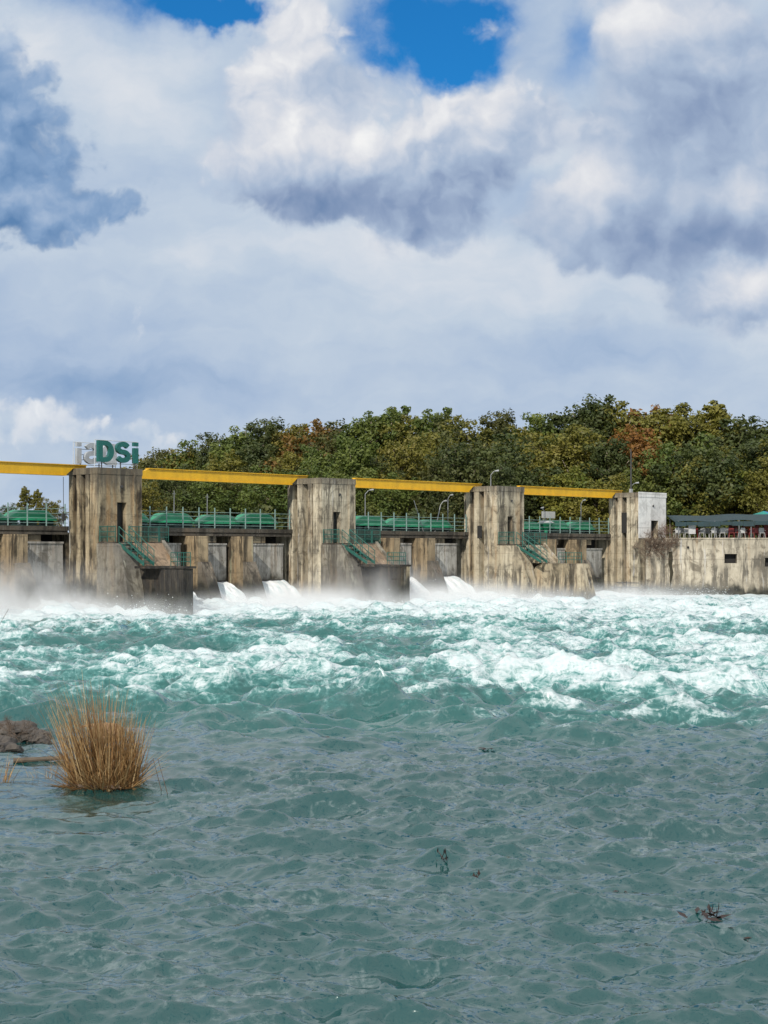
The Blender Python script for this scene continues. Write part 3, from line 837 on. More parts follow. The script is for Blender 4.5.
mp0 = mid_pier(); used_mp = False
for k in range(4):
    a0 = BAY * (k - 1)
    wprev = WD[max(k - 1, 0)]
    # service deck
    r = empty('service_deck', W(a0, 0, 0), TH, 'dark concrete service deck spanning ' + BN[k], 'deck', 'service decks between the piers')
    m = MB(); m.box(wprev + 0.02, BAY - 0.02, -7.2, -3.0, 5.12, 5.45); m.build('slab', M['deck'], r)
    m = MB(); m.box(wprev + 0.02, BAY - 0.02, -3.3, -2.94, 4.97, 5.12)
    m.box(wprev + 0.02, BAY - 0.02, -3.0, -2.9, 5.22, 5.5); m.build('edge_beam', M['deck'], r)
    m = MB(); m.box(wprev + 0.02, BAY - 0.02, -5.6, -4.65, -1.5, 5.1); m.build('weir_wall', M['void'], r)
    # lintels between the small piers
    edges = [wprev] + sorted(INT[k]) + [BAY]
    for i in range(4):
        x0 = edges[i] + (0.97 if i else 0.02); x1 = edges[i + 1] - 0.02
        m = MB(); m.box(x0, x0 + (x1 - x0) * (0.5 if i % 2 else 0.62), -3.5, -3.15, 4.52, 4.95); m.build('lintel', M['weir'], r)
    for i, a in enumerate(sorted(INT[k])):
        lab = 'narrow sloping-footed gate pier, %s from left in %s' % (ORD[i], BN[k])
        if not used_mp:
            mp0.location = W(a0 + a, 0, 0); mp0['label'] = lab; used_mp = True
        else:
            dup(mp0, W(a0 + a, 0, 0), lab)
    # gates
    for i in range(4):
        x0 = edges[i] + (0.97 if i else 0.02); x1 = edges[i + 1] - 0.32
        if i == 3: x1 = min(x1, x0 + 4.2)
        zb = [1.95, 1.9, 2.0, 1.65][k]
        gl = 'grey sluice gate, %s from left in %s' % (ORD[i], BN[k])
        gg = gate(x1 - x0); gg.location = W(a0 + x0, 0, zb); gg['label'] = gl
        # the jet under it
        if (k in (1, 2) and i >= 1) or (k == 0 and i < 2) or (k == 3 and i == 1):
            nu, nv = 26, 34
            U, Vv = np.meshgrid(np.linspace(0, 1, nu), np.linspace(0, 1, nv), indexing='ij')
            B = -3.3 + Vv * 2.7
            Z = zb - 0.06 - (zb - 0.2) * np.clip(Vv * 1.1, 0, 1.1) ** 1.8
            Z = Z + (0.2 + 0.9 * Vv ** 2) * (fbm(U * 9 + k * 31 + i * 7, Vv * 3, 300 + i, 4) - 0.45) + 0.75 * sst(Vv, 0.62, 1.0) * (fbm(U * 4 + k * 3, Vv * 5 + i, 320, 4) - 0.15)
            A = x0 + 0.03 + U * (x1 - x0 - 0.06) + 0.5 * Vv ** 2 * (U - 0.5)
            Vj = np.stack([A - x0, -B, Z], -1).reshape(-1, 3)
            ij = np.arange(nu * nv).reshape(nu, nv)
            Qj = np.stack([ij[:-1, :-1], ij[:-1, 1:], ij[1:, 1:], ij[1:, :-1]], -1).reshape(-1, 4)
            j = np_mesh('water_jet', Vj, Qj, M['white'])
            j.location = W(a0 + x0, 0, 0); j.rotation_euler = (0, 0, TH)
            tag(j, 'white jet under the %s gate from left in %s' % (ORD[i], BN[k]), 'water jet', 'jets under the sluice gates')
    # railing along the deck
    r = empty('deck_railing', W(a0, 0, 5.5), TH, 'pale green railing along the deck edge of ' + BN[k], 'railing', 'railings along the service deck')
    n = 12
    for i in range(n):
        a = wprev + 0.25 + (BAY - wprev - 0.5) * i / (n - 1)
        MB().box(a - 0.03, a + 0.03, -3.02, -2.96, 0, 1.42).build('post', M['pale_rail'], r)
    for zr in (0.2, 0.5, 0.8, 1.1):
        MB().tube((wprev + 0.05, 2.99, zr), (BAY - 0.05, 2.99, zr), 0.018).build('rail', M['pale_rail'], r)
    # crane girder
    g0, g1 = wprev - 0.12, BAY + 0.95
    r = empty('crane_girder', W(a0, 0, 0), TH, 'long yellow crane girder spanning ' + BN[k], 'girder', 'yellow crane girders')
    m = MB()
    zt, zb = 9.36, 8.73
    prof = [(g0, TOP + 0.01), (wprev + 0.05, TOP + 0.01), (wprev + 0.6, zb), (BAY - 0.62, zb), (BAY - 0.06, TOP + 0.01), (g1, TOP + 0.01), (g1, zt), (wprev + 2.5, zt), (wprev + 2.2, TOP + 0.06), (g0, TOP + 0.06)]
    m.front(prof, -2.62, -2.38)
    m.build('web', M['yellow'], r)
    m = MB(); m.box(wprev + 2.5, g1, -2.72, -2.28, zt, zt + 0.05); m.build('top_flange', M['yellow'], r)
    m = MB(); m.box(wprev + 0.62, BAY - 0.64, -2.72, -2.28, zb - 0.05, zb); m.build('bottom_flange', M['yellow'], r)

# hoist covers
def hoist_mesh(L=3.9):
    """long green machine cover with chamfered ends and a low crown"""
    m = MB()
    secs = [(-L / 2, 0.42, 0.50), (-L / 2 + 0.12, 0.62, 0.62), (-L / 2 + 0.75, 0.78, 1.02), (-L / 2 + 1.0, 0.8, 1.1), (L / 2 - 1.0, 0.8, 1.1), (L / 2 - 0.75, 0.78, 1.02), (L / 2 - 0.12, 0.62, 0.62), (L / 2, 0.42, 0.50)]
    vs, n = [], 9
    for a, hw, zt in secs:
        for i in range(n):
            q = i / (n - 1); ang = math.pi * q
            y = -math.cos(ang) * hw; z = 0.42 + (zt - 0.42) * min(1, math.sin(ang) * 1.35)
            vs.append((a, y, z))
    fs = []
    for s_ in range(len(secs) - 1):
        for i in range(n - 1):
            fs.append((s_ * n + i, s_ * n + i + 1, (s_ + 1) * n + i + 1, (s_ + 1) * n + i))
        fs.append((s_ * n + n - 1, s_ * n, (s_ + 1) * n, (s_ + 1) * n + n - 1))
    fs.append(tuple(range(n))); fs.append(tuple(range((len(secs) - 1) * n, len(secs) * n))[::-1])
    m.add(vs, fs)
    return m


h0 = empty('gate_hoist', (0, 0, 0), TH, 'x', 'gate hoist', 'green gate hoists on the deck')
hoist_mesh().build('cover', M['hoist'], h0)
m = MB(); m.box(-1.75, 1.75, -0.6, 0.6, 0.0, 0.14); m.box(-1.6, -1.2, -0.5, 0.5, 0.14, 0.419); m.box(1.2, 1.6, -0.5, 0.5, 0.14, 0.419); m.box(-0.3, 0.3, -0.5, 0.5, 0.14, 0.419)
m.build('base_frame', M['hoist_base'], h0)
m = MB()
for i in range(2):
    m.tube((-0.9 + 1.5 * i, -0.55, 0.3), (-0.3 + 1.5 * i, -0.55, 0.3), 0.16, n=10)
m.build('motor', M['hoist_base'], h0)
m = MB(); m.box(-0.02, 0.02, -0.805, 0.805, 0.5, 0.55); m.build('seam', M['hoist_base'], h0)
HO = [(6.2, 10.3, 14.2, 18.0), (5.9, 9.9, 14.0, 17.7), (5.7, 9.6, 13.7, 17.4), (6.0, 9.6, 13.5, 17.3)]
first = True
for k in range(4):
    for i, a in enumerate(HO[k]):
        lab = 'long green hoist cover, %s from the left in %s' % (ORD[i], BN[k])
        loc = W(BAY * (k - 1) + a, -4.6, 5.45)
        if first:
            h0.location = loc; h0['label'] = lab; first = False
        else:
            dup(h0, loc, lab, scale=(0.93 + 0.1 * random.random(), 1, 0.92 + 0.16 * random.random()))
# spare white-capped motor and a notice board on the last bay deck
r = empty('funnel_cap', W(BAY * 2 + 11.6, -3.9, 5.45), TH, 'green funnel-shaped motor cover with a pale cap behind the last deck railing', 'motor cover')
m = MB(); m.tube((0, 0, 0), (0, 0, 0.35), 0.15, 0.15, 10); m.tube((0, 0, 0.35), (0, 0, 0.95), 0.2, 0.75, 12); m.build('funnel', M['hoist'], r)
m = MB(); m.tube((0, 0, 0.95), (0, 0, 1.12), 0.76, 0.45, 12); m.build('cap', M['lamp'], r)
r = empty('notice_board', W(BAY * 2 + 14.6, -6.6, 5.45), TH, 'plain white board on two legs behind the last deck railing', 'board')
m = MB(); m.box(0, 1.9, -0.03, 0.03, 1.45, 2.05); m.build('panel', M['white_plastic'], r)
for a in (0.25, 1.65): MB().tube((a, 0.05, 0), (a, 0.05, 2.0), 0.035).build('leg', M['steel'], r)

# rope hanging from the first girder
r = empty('hanging_hook', W(-0.75, -2.5, 8.6), TH, 'dark rope with a block hanging from the yellow girder left of the sign', 'hook')
MB().tube((0, 0, 0), (0.02, 0, -2.3), 0.02).build('rope', M['dark_steel'], r)
m = MB(); m.box(-0.1, 0.14, -0.08, 0.08, -2.75, -2.3); m.tube((0.02, 0, -2.75), (0.02, 0, -3.0), 0.05, 0.02); m.build('block', M['dark_steel'], r)

# ------------------------------------------------------------------ rooftop letters
def letter(ch, depth=0.22):
    m = MB(); b0, b1 = -depth / 2, depth / 2
    H = 1.34
    if ch == 'D':
        n = 16
        outer = [(0, 0), (0.62, 0)] + [(0.62 + 0.62 * math.sin(math.pi * i / n), H / 2 - H / 2 * math.cos(math.pi * i / n)) for i in range(1, n)] + [(0.62, H), (0, H)]
        inner = [(0.36, 0.30), (0.60, 0.30)] + [(0.60 + 0.27 * math.sin(math.pi * i / n), H / 2 - (H / 2 - 0.30) * math.cos(math.pi * i / n)) for i in range(1, n)] + [(0.60, H - 0.30), (0.36, H - 0.30)]
        N = len(outer)
        vs = [(a, -b, z) for b in (b0, b1) for ring in (outer, inner) for a, z in ring]
        fs = []
        for i in range(N):
            j = (i + 1) % N
            fs += [(i, j, N + j, N + i), (2 * N + i, 3 * N + i, 3 * N + j, 2 * N + j), (i, 2 * N + i, 2 * N + j, j), (N + i, N + j, 3 * N + j, 3 * N + i)]
        m.add(vs, fs)
    elif ch == 'S':
        pts = []
        cx, r_ = 0.56, 0.40
        for i in range(15):
            t_ = R(22 + (270 - 22) * i / 14)
            pts.append((cx + r_ * math.cos(t_), 0.935 + 0.25 * math.sin(t_)))
        for i in range(1, 15):
            t_ = R(90 - (90 + 158) * i / 14)
            pts.append((cx + r_ * 1.04 * math.cos(t_), 0.42 + 0.265 * math.sin(t_)))
        wd_ = 0.155
        L_, R_ = [], []
        for i, p in enumerate(pts):
            q0 = Vector(pts[max(0, i - 1)]); q1 = Vector(pts[min(len(pts) - 1, i + 1)])
            dv = (q1 - q0).normalized(); nn = Vector((-dv.y, dv.x))
            L_.append(Vector(p) + nn * wd_); R_.append(Vector(p) - nn * wd_)
        n = len(pts)
        vs = [(p.x, -b, p.y) for b in (b0, b1) for ring in (L_, R_) for p in ring]
        fs = []
        for i in range(n - 1):
            fs += [(i, i + 1, n + i + 1, n + i), (2 * n + i, 3 * n + i, 3 * n + i + 1, 2 * n + i + 1), (i, 2 * n + i, 2 * n + i + 1, i + 1), (n + i, n + i + 1, 3 * n + i + 1, 3 * n + i)]
        fs += [(0, n, 3 * n, 2 * n), (n - 1, 3 * n - 1, 4 * n - 1, 2 * n - 1)]
        m.add(vs, fs)
    else:
        m.box(0, 0.36, b0, b1, 0, 0.98); m.box(0, 0.36, b0, b1, 1.10, H)
    return m


def sign(b, a0, label, mats, flip):
    r = empty('rooftop_sign', W(a0, b, TOP), TH, label, 'sign', 'letter signs on the sign pier')
    order = [('D', 0.0), ('S', 1.45), ('i', 2.85)]
    Wd = 3.21
    for ch, x in order:
        o = letter(ch).build('letter_' + ch.lower(), mats[0], r)
        if flip:
            o.scale = (-1, 1, 1); o.location = (Wd - x, 0, 0.36)
        else:
            o.location = (x, 0, 0.36)
        if flip:
            bm = bmesh.new(); bm.from_mesh(o.data); bmesh.ops.scale(bm, vec=(-1, 1, 1), verts=bm.verts)
            bmesh.ops.reverse_faces(bm, faces=bm.faces); bm.to_mesh(o.data); bm.free(); o.scale = (1, 1, 1)
    s = 0.16 if flip else 0.16
    m = MB()
    for zz in (0.3, 1.74): m.tube((-0.1, s, zz), (Wd + 0.1, s, zz), 0.022)
    for aa in (-0.1, Wd + 0.1): m.tube((aa, s, 0.0), (aa, s, 1.74), 0.022)
    m.build('frame', mats[1], r)
    for aa in (0.35, 1.85, Wd - 0.25):
        m = MB(); m.tube((aa, 0.02, 0), (aa, 0.02, 0.42), 0.04); m.tube((aa, 0.02, 0.38), (aa + 0.35, 0.5, 0.0), 0.025); m.build('stand', M['dark_steel'], r)
    if flip:
        m = MB()
        for zz in (0.62, 0.95, 1.3): m.tube((0.02, 0.13, zz), (Wd, 0.13, zz), 0.018)
        m.build('back_rail', M['dark_steel'], r)
    return r


sign(-0.22, 0.16, 'dark green rooftop letters facing the camera on the sign pier', (M['sign_green'], M['sign_frame']), False)
sign(-2.9, 0.55, 'pale grey back of the mirrored rooftop letters at the pier rear', (M['sign_back'], M['sign_frame']), True)

# ------------------------------------------------------------------ lamps and masts
def lamp(loc, hgt, arm, rz, label, tilt=0.0, mat='steel'):
    r = empty('lamp_post', loc, rz, label, 'lamp post', 'lamp posts along the dam')
    MB().tube((0, 0, 0), (tilt, 0, hgt), 0.045, 0.03, 8).build('pole', M[mat], r)
    m = MB()
    m.tube((tilt, 0, hgt), (tilt + arm * 0.7, 0, hgt + 0.28), 0.03)
    m.tube((tilt + arm * 0.7, 0, hgt + 0.28), (tilt + arm, 0, hgt + 0.32), 0.03)
    m.build('arm', M[mat], r)
    m = MB(); m.tube((tilt + arm * 0.95, 0, hgt + 0.32), (tilt + arm * 0.95 + 0.32, 0, hgt + 0.36), 0.05, 0.08, 8); m.build('lamp_head', M['lamp'], r)
    return r


lamp(W(BAY * 2 + 1.2, -1.6, TOP), 0.95, 0.35, 0.2, 'small curved lamp arm standing on top of the third pier', mat='steel')
lamp(W(BAY * 3 + 0.6, -1.2, TOP), 0.55, 0.45, 0.2, 'short lamp arm beside the mast on the white-fronted pier')
r = empty('antenna_mast', W(BAY * 3 + 0.35, -1.0, TOP), TH, 'thin tall antenna mast standing on the white-fronted pier', 'mast')
MB().tube((0, 0, 0), (0, 0, 3.9), 0.085, 0.05, 6).build('pole', M['dark_steel'], r)
m = MB(); m.box(-0.14, 0.14, -0.1, 0.1, 0.0, 0.34); m.build('base_box', M['lamp'], r)
LA = [34.4, 35.49, 36.83, 37.62, 38.48, 51.41, 56.67]
for a_, h_, l_ in ((12.1, 2.75, 'thin grey pole behind the hoists, nearest to the sign pier'), (15.2, 2.6, 'thin grey pole behind the hoists, second from the sign pier')):
    r = empty('utility_pole', W(a_, -6.9, 5.45), TH, l_, 'pole')
    MB().tube((0, 0, 0), (0.03, 0, h_), 0.045, 0.03).build('shaft', M['steel'], r)
    MB().box(-0.12, 0.15, -0.02, 0.02, h_ - 0.25, h_ - 0.2).build('crossarm', M['steel'], r)
lamp(W(31.8, -6.9, 5.45), 3.0, 0.4, 0.4, 'slim lamp post rising just right of the second pier')
lamp(W(LA[2], -4.0, 5.45), 2.2, 0.42, 0.85, 'leaning pale lamp post in the middle bay, beside a bare thin pole', tilt=0.75, mat='lamp')
lamp(W(LA[4], -4.0, 5.45), 2.7, 0.3, 0.85, 'upright lamp post in the middle bay close to the third pier')
lamp(W(LA[5], -4.0, 5.45), 1.9, -0.6, 0.85, 'short lamp post with an arm to the left behind the last deck')
lamp(W(LA[6], -4.0, 5.45), 2.7, 0.35, 0.85, 'tall lamp post behind the white board on the last deck')
r = empty('leaning_pole', W(LA[1], -4.0, 5.45), TH, 'thin grey pole leaning left behind the middle deck', 'pole')
MB().tube((0, 0, 0), (-1.15, 0, 2.5), 0.045, 0.03).build('shaft', M['steel'], r)
r = empty('blue_post', W(-4.95, -3.6, 5.45), TH, 'short blue post on the deck at the left edge of the photo', 'post')
MB().tube((0, 0, 0), (0, 0, 2.3), 0.13, 0.13, 8).build('tube', plain('blue_paint', (0.03, 0.10, 0.22), 0.5, 0.2), r)

# ------------------------------------------------------------------ right bank: wall, awning, terrace
P4 = W(BAY * 3, 0)
r = empty('retaining_wall', (P4.x + 0.65, P4.y - 0.25, 0), -0.02, 'long pale concrete river wall with black streaks right of the white-fronted pier', 'wall')
m = MB()
ops = [(6.9, 8.0, 2.9, 3.72), (10.45, 11.6, 2.6, 3.38)]
L_ = 75
x = 0.0
for a0_, a1_, z0_, z1_ in ops:
    m.box(x, a0_, -3.2, 0.0, -1.5, 5.0)
    m.box(a0_, a1_, -3.2, 0.0, -1.5, z0_); m.box(a0_, a1_, -3.2, 0.0, z1_, 5.0)
    m.box(a0_, a1_, -3.2, -0.7, z0_, z1_)
    x = a1_
m.box(x, L_, -3.2, 0.0, -1.5, 5.0)
m.build('wall_face', M['bank_wall'], r)
MB().box(-0.05, L_, -3.2, 0.06, 5.0, 5.14).build('coping', M['bank_wall'], r)
for a0_, a1_, z0_, z1_ in ops:
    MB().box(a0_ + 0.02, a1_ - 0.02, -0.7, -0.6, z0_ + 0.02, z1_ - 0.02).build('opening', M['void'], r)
m = MB(); m.tube((3.7, 0.02, 4.3), (3.7, -0.1, 4.3), 0.11); m.build('drain', M['void'], r)
for zz, aa in ((1.9, 1.6),):
    m = MB(); m.front([(2.02, 3.9), (2.3, 3.95), (2.38, 3.2), (2.28, 2.7), (2.42, 2.1), (2.25, 1.3), (2.2, 0.7), (2.08, 1.3), (2.12, 2.2), (1.98, 2.9)], -0.02, 0.015); m.build('crack', M['moss'], r)
# weed and moss along the foot
tx0 = P4.x + 4.2
r = empty('shade_awning', (P4.x + 3.3, P4.y + 0.6, 5.14), -0.02, 'low dark shade awning on posts along the top of the river wall', 'awning')
nu, nv = 60, 10
U, Vv = np.meshgrid(np.linspace(0, 40, nu), np.linspace(0, 5.5, nv), indexing='ij')
Z = 1.42 + 0.12 * Vv + 0.10 * np.sin(U * 1.35) * (1 - Vv / 8) + 0.18 * (fbm(U / 3, Vv / 2, 400, 3) - 0.5) + U * 0.012
Va = np.stack([U, Vv - 0.5, Z], -1).reshape(-1, 3)
ij = np.arange(nu * nv).reshape(nu, nv)
Qa = np.stack([ij[:-1, :-1], ij[1:, :-1], ij[1:, 1:], ij[:-1, 1:]], -1).reshape(-1, 4)
aw = np_mesh('cloth', Va, Qa, M['awning'], True, r)
so = aw.modifiers.new('thick', 'SOLIDIFY'); so.thickness = 0.03
m = MB()
for i in range(40):
    u0 = i * 1.0
    m.box(u0, u0 + 0.98, 0.50, 0.52, 1.02 + 0.07 * math.sin(i * 1.9) + u0 * 0.012, 1.40 + u0 * 0.012)
m.build('valance', M['awning'], r)
for i in range(13):
    MB().tube((0.3 + i * 3.2, -0.4, 0), (0.3 + i * 3.2, -0.4, 1.5), 0.04).build('post', M['steel'], r)
    MB().tube((0.3 + i * 3.2, 4.7, 0), (0.3 + i * 3.2, 4.7, 2.0), 0.04).build('post', M['steel'], r)

r = empty('market_tent', (P4.x + 13.4, P4.y + 9.5, 4.9), 0.15, 'teal and blue tent roof showing above the dark awning', 'tent')
cs = [(-1.9, -1.9, 2.15), (1.9, -1.9, 2.15), (1.9, 1.9, 2.15), (-1.9, 1.9, 2.15)]
m = MB(); m.add([cs[3], cs[0], (-0.2, 0, 2.85), (0.2, -1.9, 2.2)], [(0, 1, 2), (1, 3, 2)]); m.add([cs[2], cs[3], (-0.2, 0, 2.85)], [(0, 1, 2)]); m.build('roof', M['tarp'], r)
m = MB(); m.add([cs[1], cs[2], (-0.2, 0, 2.85), (0.2, -1.9, 2.2)], [(0, 1, 2), (3, 0, 2)]); m.build('roof', M['tarp_blue'], r)
for c_ in cs: MB().tube((c_[0], c_[1], 0), c_, 0.05).build('pole', M['steel'], r)


def chair(mat):
    r = empty('plastic_chair', (0, 0, 0), 0, 'x', 'chair')
    m = MB(); m.box(-0.23, 0.23, -0.22, 0.22, 0.42, 0.46); m.build('seat', M[mat], r, bevel=0.015)
    m = MB(); m.front([(-0.22, 0.46), (0.22, 0.46), (0.25, 0.78), (0.18, 0.9), (-0.18, 0.9), (-0.25, 0.78)], -0.23, -0.19); m.build('backrest', M[mat], r)
    for sx in (-1, 1):
        for sy in (-1, 1):
            MB().tube((sx * 0.2, sy * 0.19, 0.42), (sx * 0.24, sy * 0.24, 0), 0.022, 0.018).build('leg', M[mat], r)
        MB().box(sx * 0.25 - 0.025, sx * 0.25 + 0.025, -0.2, 0.18, 0.64, 0.67).build('armrest', M[mat], r)
    return r


def table(mat):
    r = empty('terrace_table', (0, 0, 0), 0, 'x', 'table', 'tables under the awning')
    m = MB(); m.box(-0.55, 0.55, -0.4, 0.4, 0.70, 0.735); m.build('tabletop', M[mat], r)
    for sx in (-1, 1):
        for sy in (-1, 1):
            MB().tube((sx * 0.48, sy * 0.33, 0), (sx * 0.48, sy * 0.33, 0.7), 0.025).build('leg', M['steel'], r)
    return r


cw, cr_ = chair('white_plastic'), chair('red_plastic')
cw['group'] = 'white chairs under the awning'; cr_['group'] = 'red chairs under the awning'
uw = ur = 0
xs = [(3.55, 'w'), (4.0, 'w'), (4.45, 'w'), (5.35, 'r'), (5.8, 'w'), (6.3, 'w'), (6.75, 'w'), (7.2, 'w'), (7.6, 'w'), (8.0, 'w'), (8.4, 'r'), (8.85, 'r'), (9.3, 'w'), (9.75, 'r'), (10.2, 'r'), (10.65, 'r'), (11.1, 'w'), (11.6, 'r')]
for i, (x, c_) in enumerate(xs):
    loc = (P4.x + x, P4.y + 0.75 + 0.5 * (i % 2), 5.14); rz = random.uniform(-0.6, 0.6) + (math.pi if i % 3 == 0 else 0) - math.pi * 0
    if c_ == 'w':
        lab = 'white plastic chair under the dark awning, %s white one from the pier' % ORD[uw]
        if uw == 0: cw.location = loc; cw.rotation_euler = (0, 0, rz); cw['label'] = lab
        else: dup(cw, loc, lab, rz)
        uw += 1
    else:
        lab = 'red plastic chair under the dark awning, %s red one from the pier' % ORD[ur]
        if ur == 0: cr_.location = loc; cr_.rotation_euler = (0, 0, rz); cr_['label'] = lab
        else: dup(cr_, loc, lab, rz)
        ur += 1
tb = table('white_plastic')
for i, x in enumerate((4.2, 6.2, 7.8, 9.4, 10.9)):
    loc = (P4.x + x, P4.y + 1.7, 5.14); lab = 'white table under the dark awning, %s from the pier' % ORD[i]
    if i == 0: tb.location = loc; tb['label'] = lab
    else: dup(tb, loc, lab)
r = empty('menu_stand', (P4.x + 4.85, P4.y + 0.5, 5.14), 0.1, 'small white standing board between the chairs under the awning', 'board')
m = MB(); m.box(-0.32, 0.32, -0.02, 0.02, 0.35, 1.1); m.build('panel', M['white_plastic'], r)
for sx in (-0.25, 0.25): MB().tube((sx, 0.03, 0), (sx, 0.03, 0.9), 0.02).build('leg', M['steel'], r)
r = empty('red_cloth', (P4.x + 10.3, P4.y + 2.6, 5.14), 0.05, 'red and orange cloth screen behind the red chairs on the terrace', 'cloth screen')
m = MB()
for i in (0, 1, 3, 4, 6, 8):
    m.box(-1.8 + i * 0.4, -1.42 + i * 0.4, -0.03 + 0.03 * (i % 2), 0.02 + 0.03 * (i % 2), 0.25, 1.3)
m.build('red_panel', M['red_plastic'], r)
MB().box(-0.3, 0.5, 0.06, 0.09, 0.75, 1.25).build('orange_panel', M['orange_cloth'], r)

# bare bush on the end of the wall
def twigs(m, p, d, L, r, depth, spread=0.6, n=3):
    q = p + d * L
    m.tube(p, q, r, r * 0.65, 4)
    if depth == 0: return
    for i in range(n):
        v = Vector((random.gauss(0, 1), random.gauss(0, 1), random.gauss(0.25, 0.8))).normalized()
        twigs(m, p.lerp(q, 0.5 + 0.5 * random.random()), (d + v * spread).normalized(), L * random.uniform(0.6, 0.85), r * 0.62, depth - 1, spread, n)


r = empty('bare_bush', (P4.x + 1.6, P4.y - 0.2, 4.5), 0, 'tangled bare brown bush growing over the wall end at the white pier', 'bush')
m = MB()
for i in range(42):
    twigs(m, Vector((random.uniform(-0.9, 1.1), random.uniform(-0.15, 0.1), random.uniform(-0.9, 0.5))), Vector((random.gauss(0, 0.5), -0.3, random.uniform(-0.3, 1))).normalized(), 0.6, 0.03, 4, 0.8, 3)
m.build('branches', plain('bush_twig', (0.17, 0.115, 0.08), 0.9, 0.4, 5), r)
r = empty('bare_bush', (P4.x + 3.0, P4.y + 1.2, 5.14), 0, 'smaller bare reddish bush on top of the wall at the awning end', 'bush')
m = MB()
for i in range(6):
    twigs(m, Vector((random.uniform(-0.4, 0.4), random.uniform(-0.3, 0.3), 0)), Vector((random.gauss(0, 0.4), 0, 1)).normalized(), 0.6, 0.02, 3, 0.7, 3)
m.build('branches', plain('red_twig', (0.16, 0.08, 0.06), 0.9, 0.4, 5), r)

# ------------------------------------------------------------------ trees
def leaf_mat(name, c1, c2, c3):
    m, t, out = new_mat(name)
    g = t.node('ShaderNodeNewGeometry')
    ri = g.outputs['Random Per Island']
    rnd = t.node('ShaderNodeObjectInfo').outputs['Random']
    pos = g.outputs['Position']
    n = t.noise(pos, 0.30, 3, 0.6)
    f = t.m('ADD', t.m('MULTIPLY', ri, 0.45), t.m('MULTIPLY', t.ss(n, 0.35, 0.65), 0.55))
    c = t.mix(f, c1, c2)
    c = t.mix(t.m('MULTIPLY', t.ss(t.m('ADD', t.m('MULTIPLY', rnd, 0.5), t.m('MULTIPLY', n, 0.6)), 0.55, 0.8), 0.55), c, c3)
    dif = t.node('ShaderNodeBsdfPrincipled'); t.put(dif.inputs['Base Color'], c); dif.inputs['Roughness'].default_value = 0.55
    dif.inputs['Specular IOR Level'].default_value = 0.3
    tr = t.node('ShaderNodeBsdfTranslucent'); t.put(tr.inputs['Color'], t.mix(1.0, c, (1.1, 1.25, 0.6), 'MULTIPLY'))
    ms = t.node('ShaderNodeMixShader'); ms.inputs[0].default_value = 0.22
    t.l.new(dif.outputs[0], ms.inputs[1]); t.l.new(tr.outputs[0], ms.inputs[2]); t.l.new(ms.outputs[0], out.inputs['Surface'])
    return m


LM = {'olive': leaf_mat('olive_leaves', (0.103, 0.108, 0.023), (0.216, 0.196, 0.038), (0.190, 0.148, 0.032)),
      'green': leaf_mat('green_leaves', (0.061, 0.097, 0.024), (0.152, 0.183, 0.040), (0.133, 0.140, 0.030)),
      'dark': leaf_mat('dark_leaves', (0.039, 0.059, 0.021), (0.098, 0.115, 0.033), (0.107, 0.097, 0.030)),
      'yellow': leaf_mat('yellow_leaves', (0.089, 0.122, 0.021), (0.207, 0.191, 0.033), (0.164, 0.128, 0.031)),
      'rust': leaf_mat('rust_leaves', (0.181, 0.084, 0.023), (0.272, 0.130, 0.032), (0.137, 0.103, 0.025))}


def leaves(centres, radii, per, size, rs, flat=0.8):
    cs, rr = np.asarray(centres), np.asarray(radii)
    n = len(cs) * per
    ci = np.repeat(np.arange(len(cs)), per)
    v = rs.standard_normal((n, 3)); v /= np.linalg.norm(v, axis=1)[:, None]
    rad = rs.random(n) ** 0.45
    p = cs[ci] + v * (rad * rr[ci])[:, None] * np.array([1, 1, flat])
    nrm = v * 0.7 + rs.standard_normal((n, 3)) * 0.6 + np.array([0, 0, 0.35]); nrm /= np.linalg.norm(nrm, axis=1)[:, None]
    a = np.cross(nrm, rs.standard_normal((n, 3))); a /= np.linalg.norm(a, axis=1)[:, None]
    b = np.cross(nrm, a)
    s = size * (0.55 + 0.9 * rs.random(n))[:, None]
    V = np.stack([p - a * s, p - b * s * 0.55, p + a * s, p + b * s * 0.55], 1).reshape(-1, 3)
    return V, np.arange(n * 4).reshape(-1, 4)


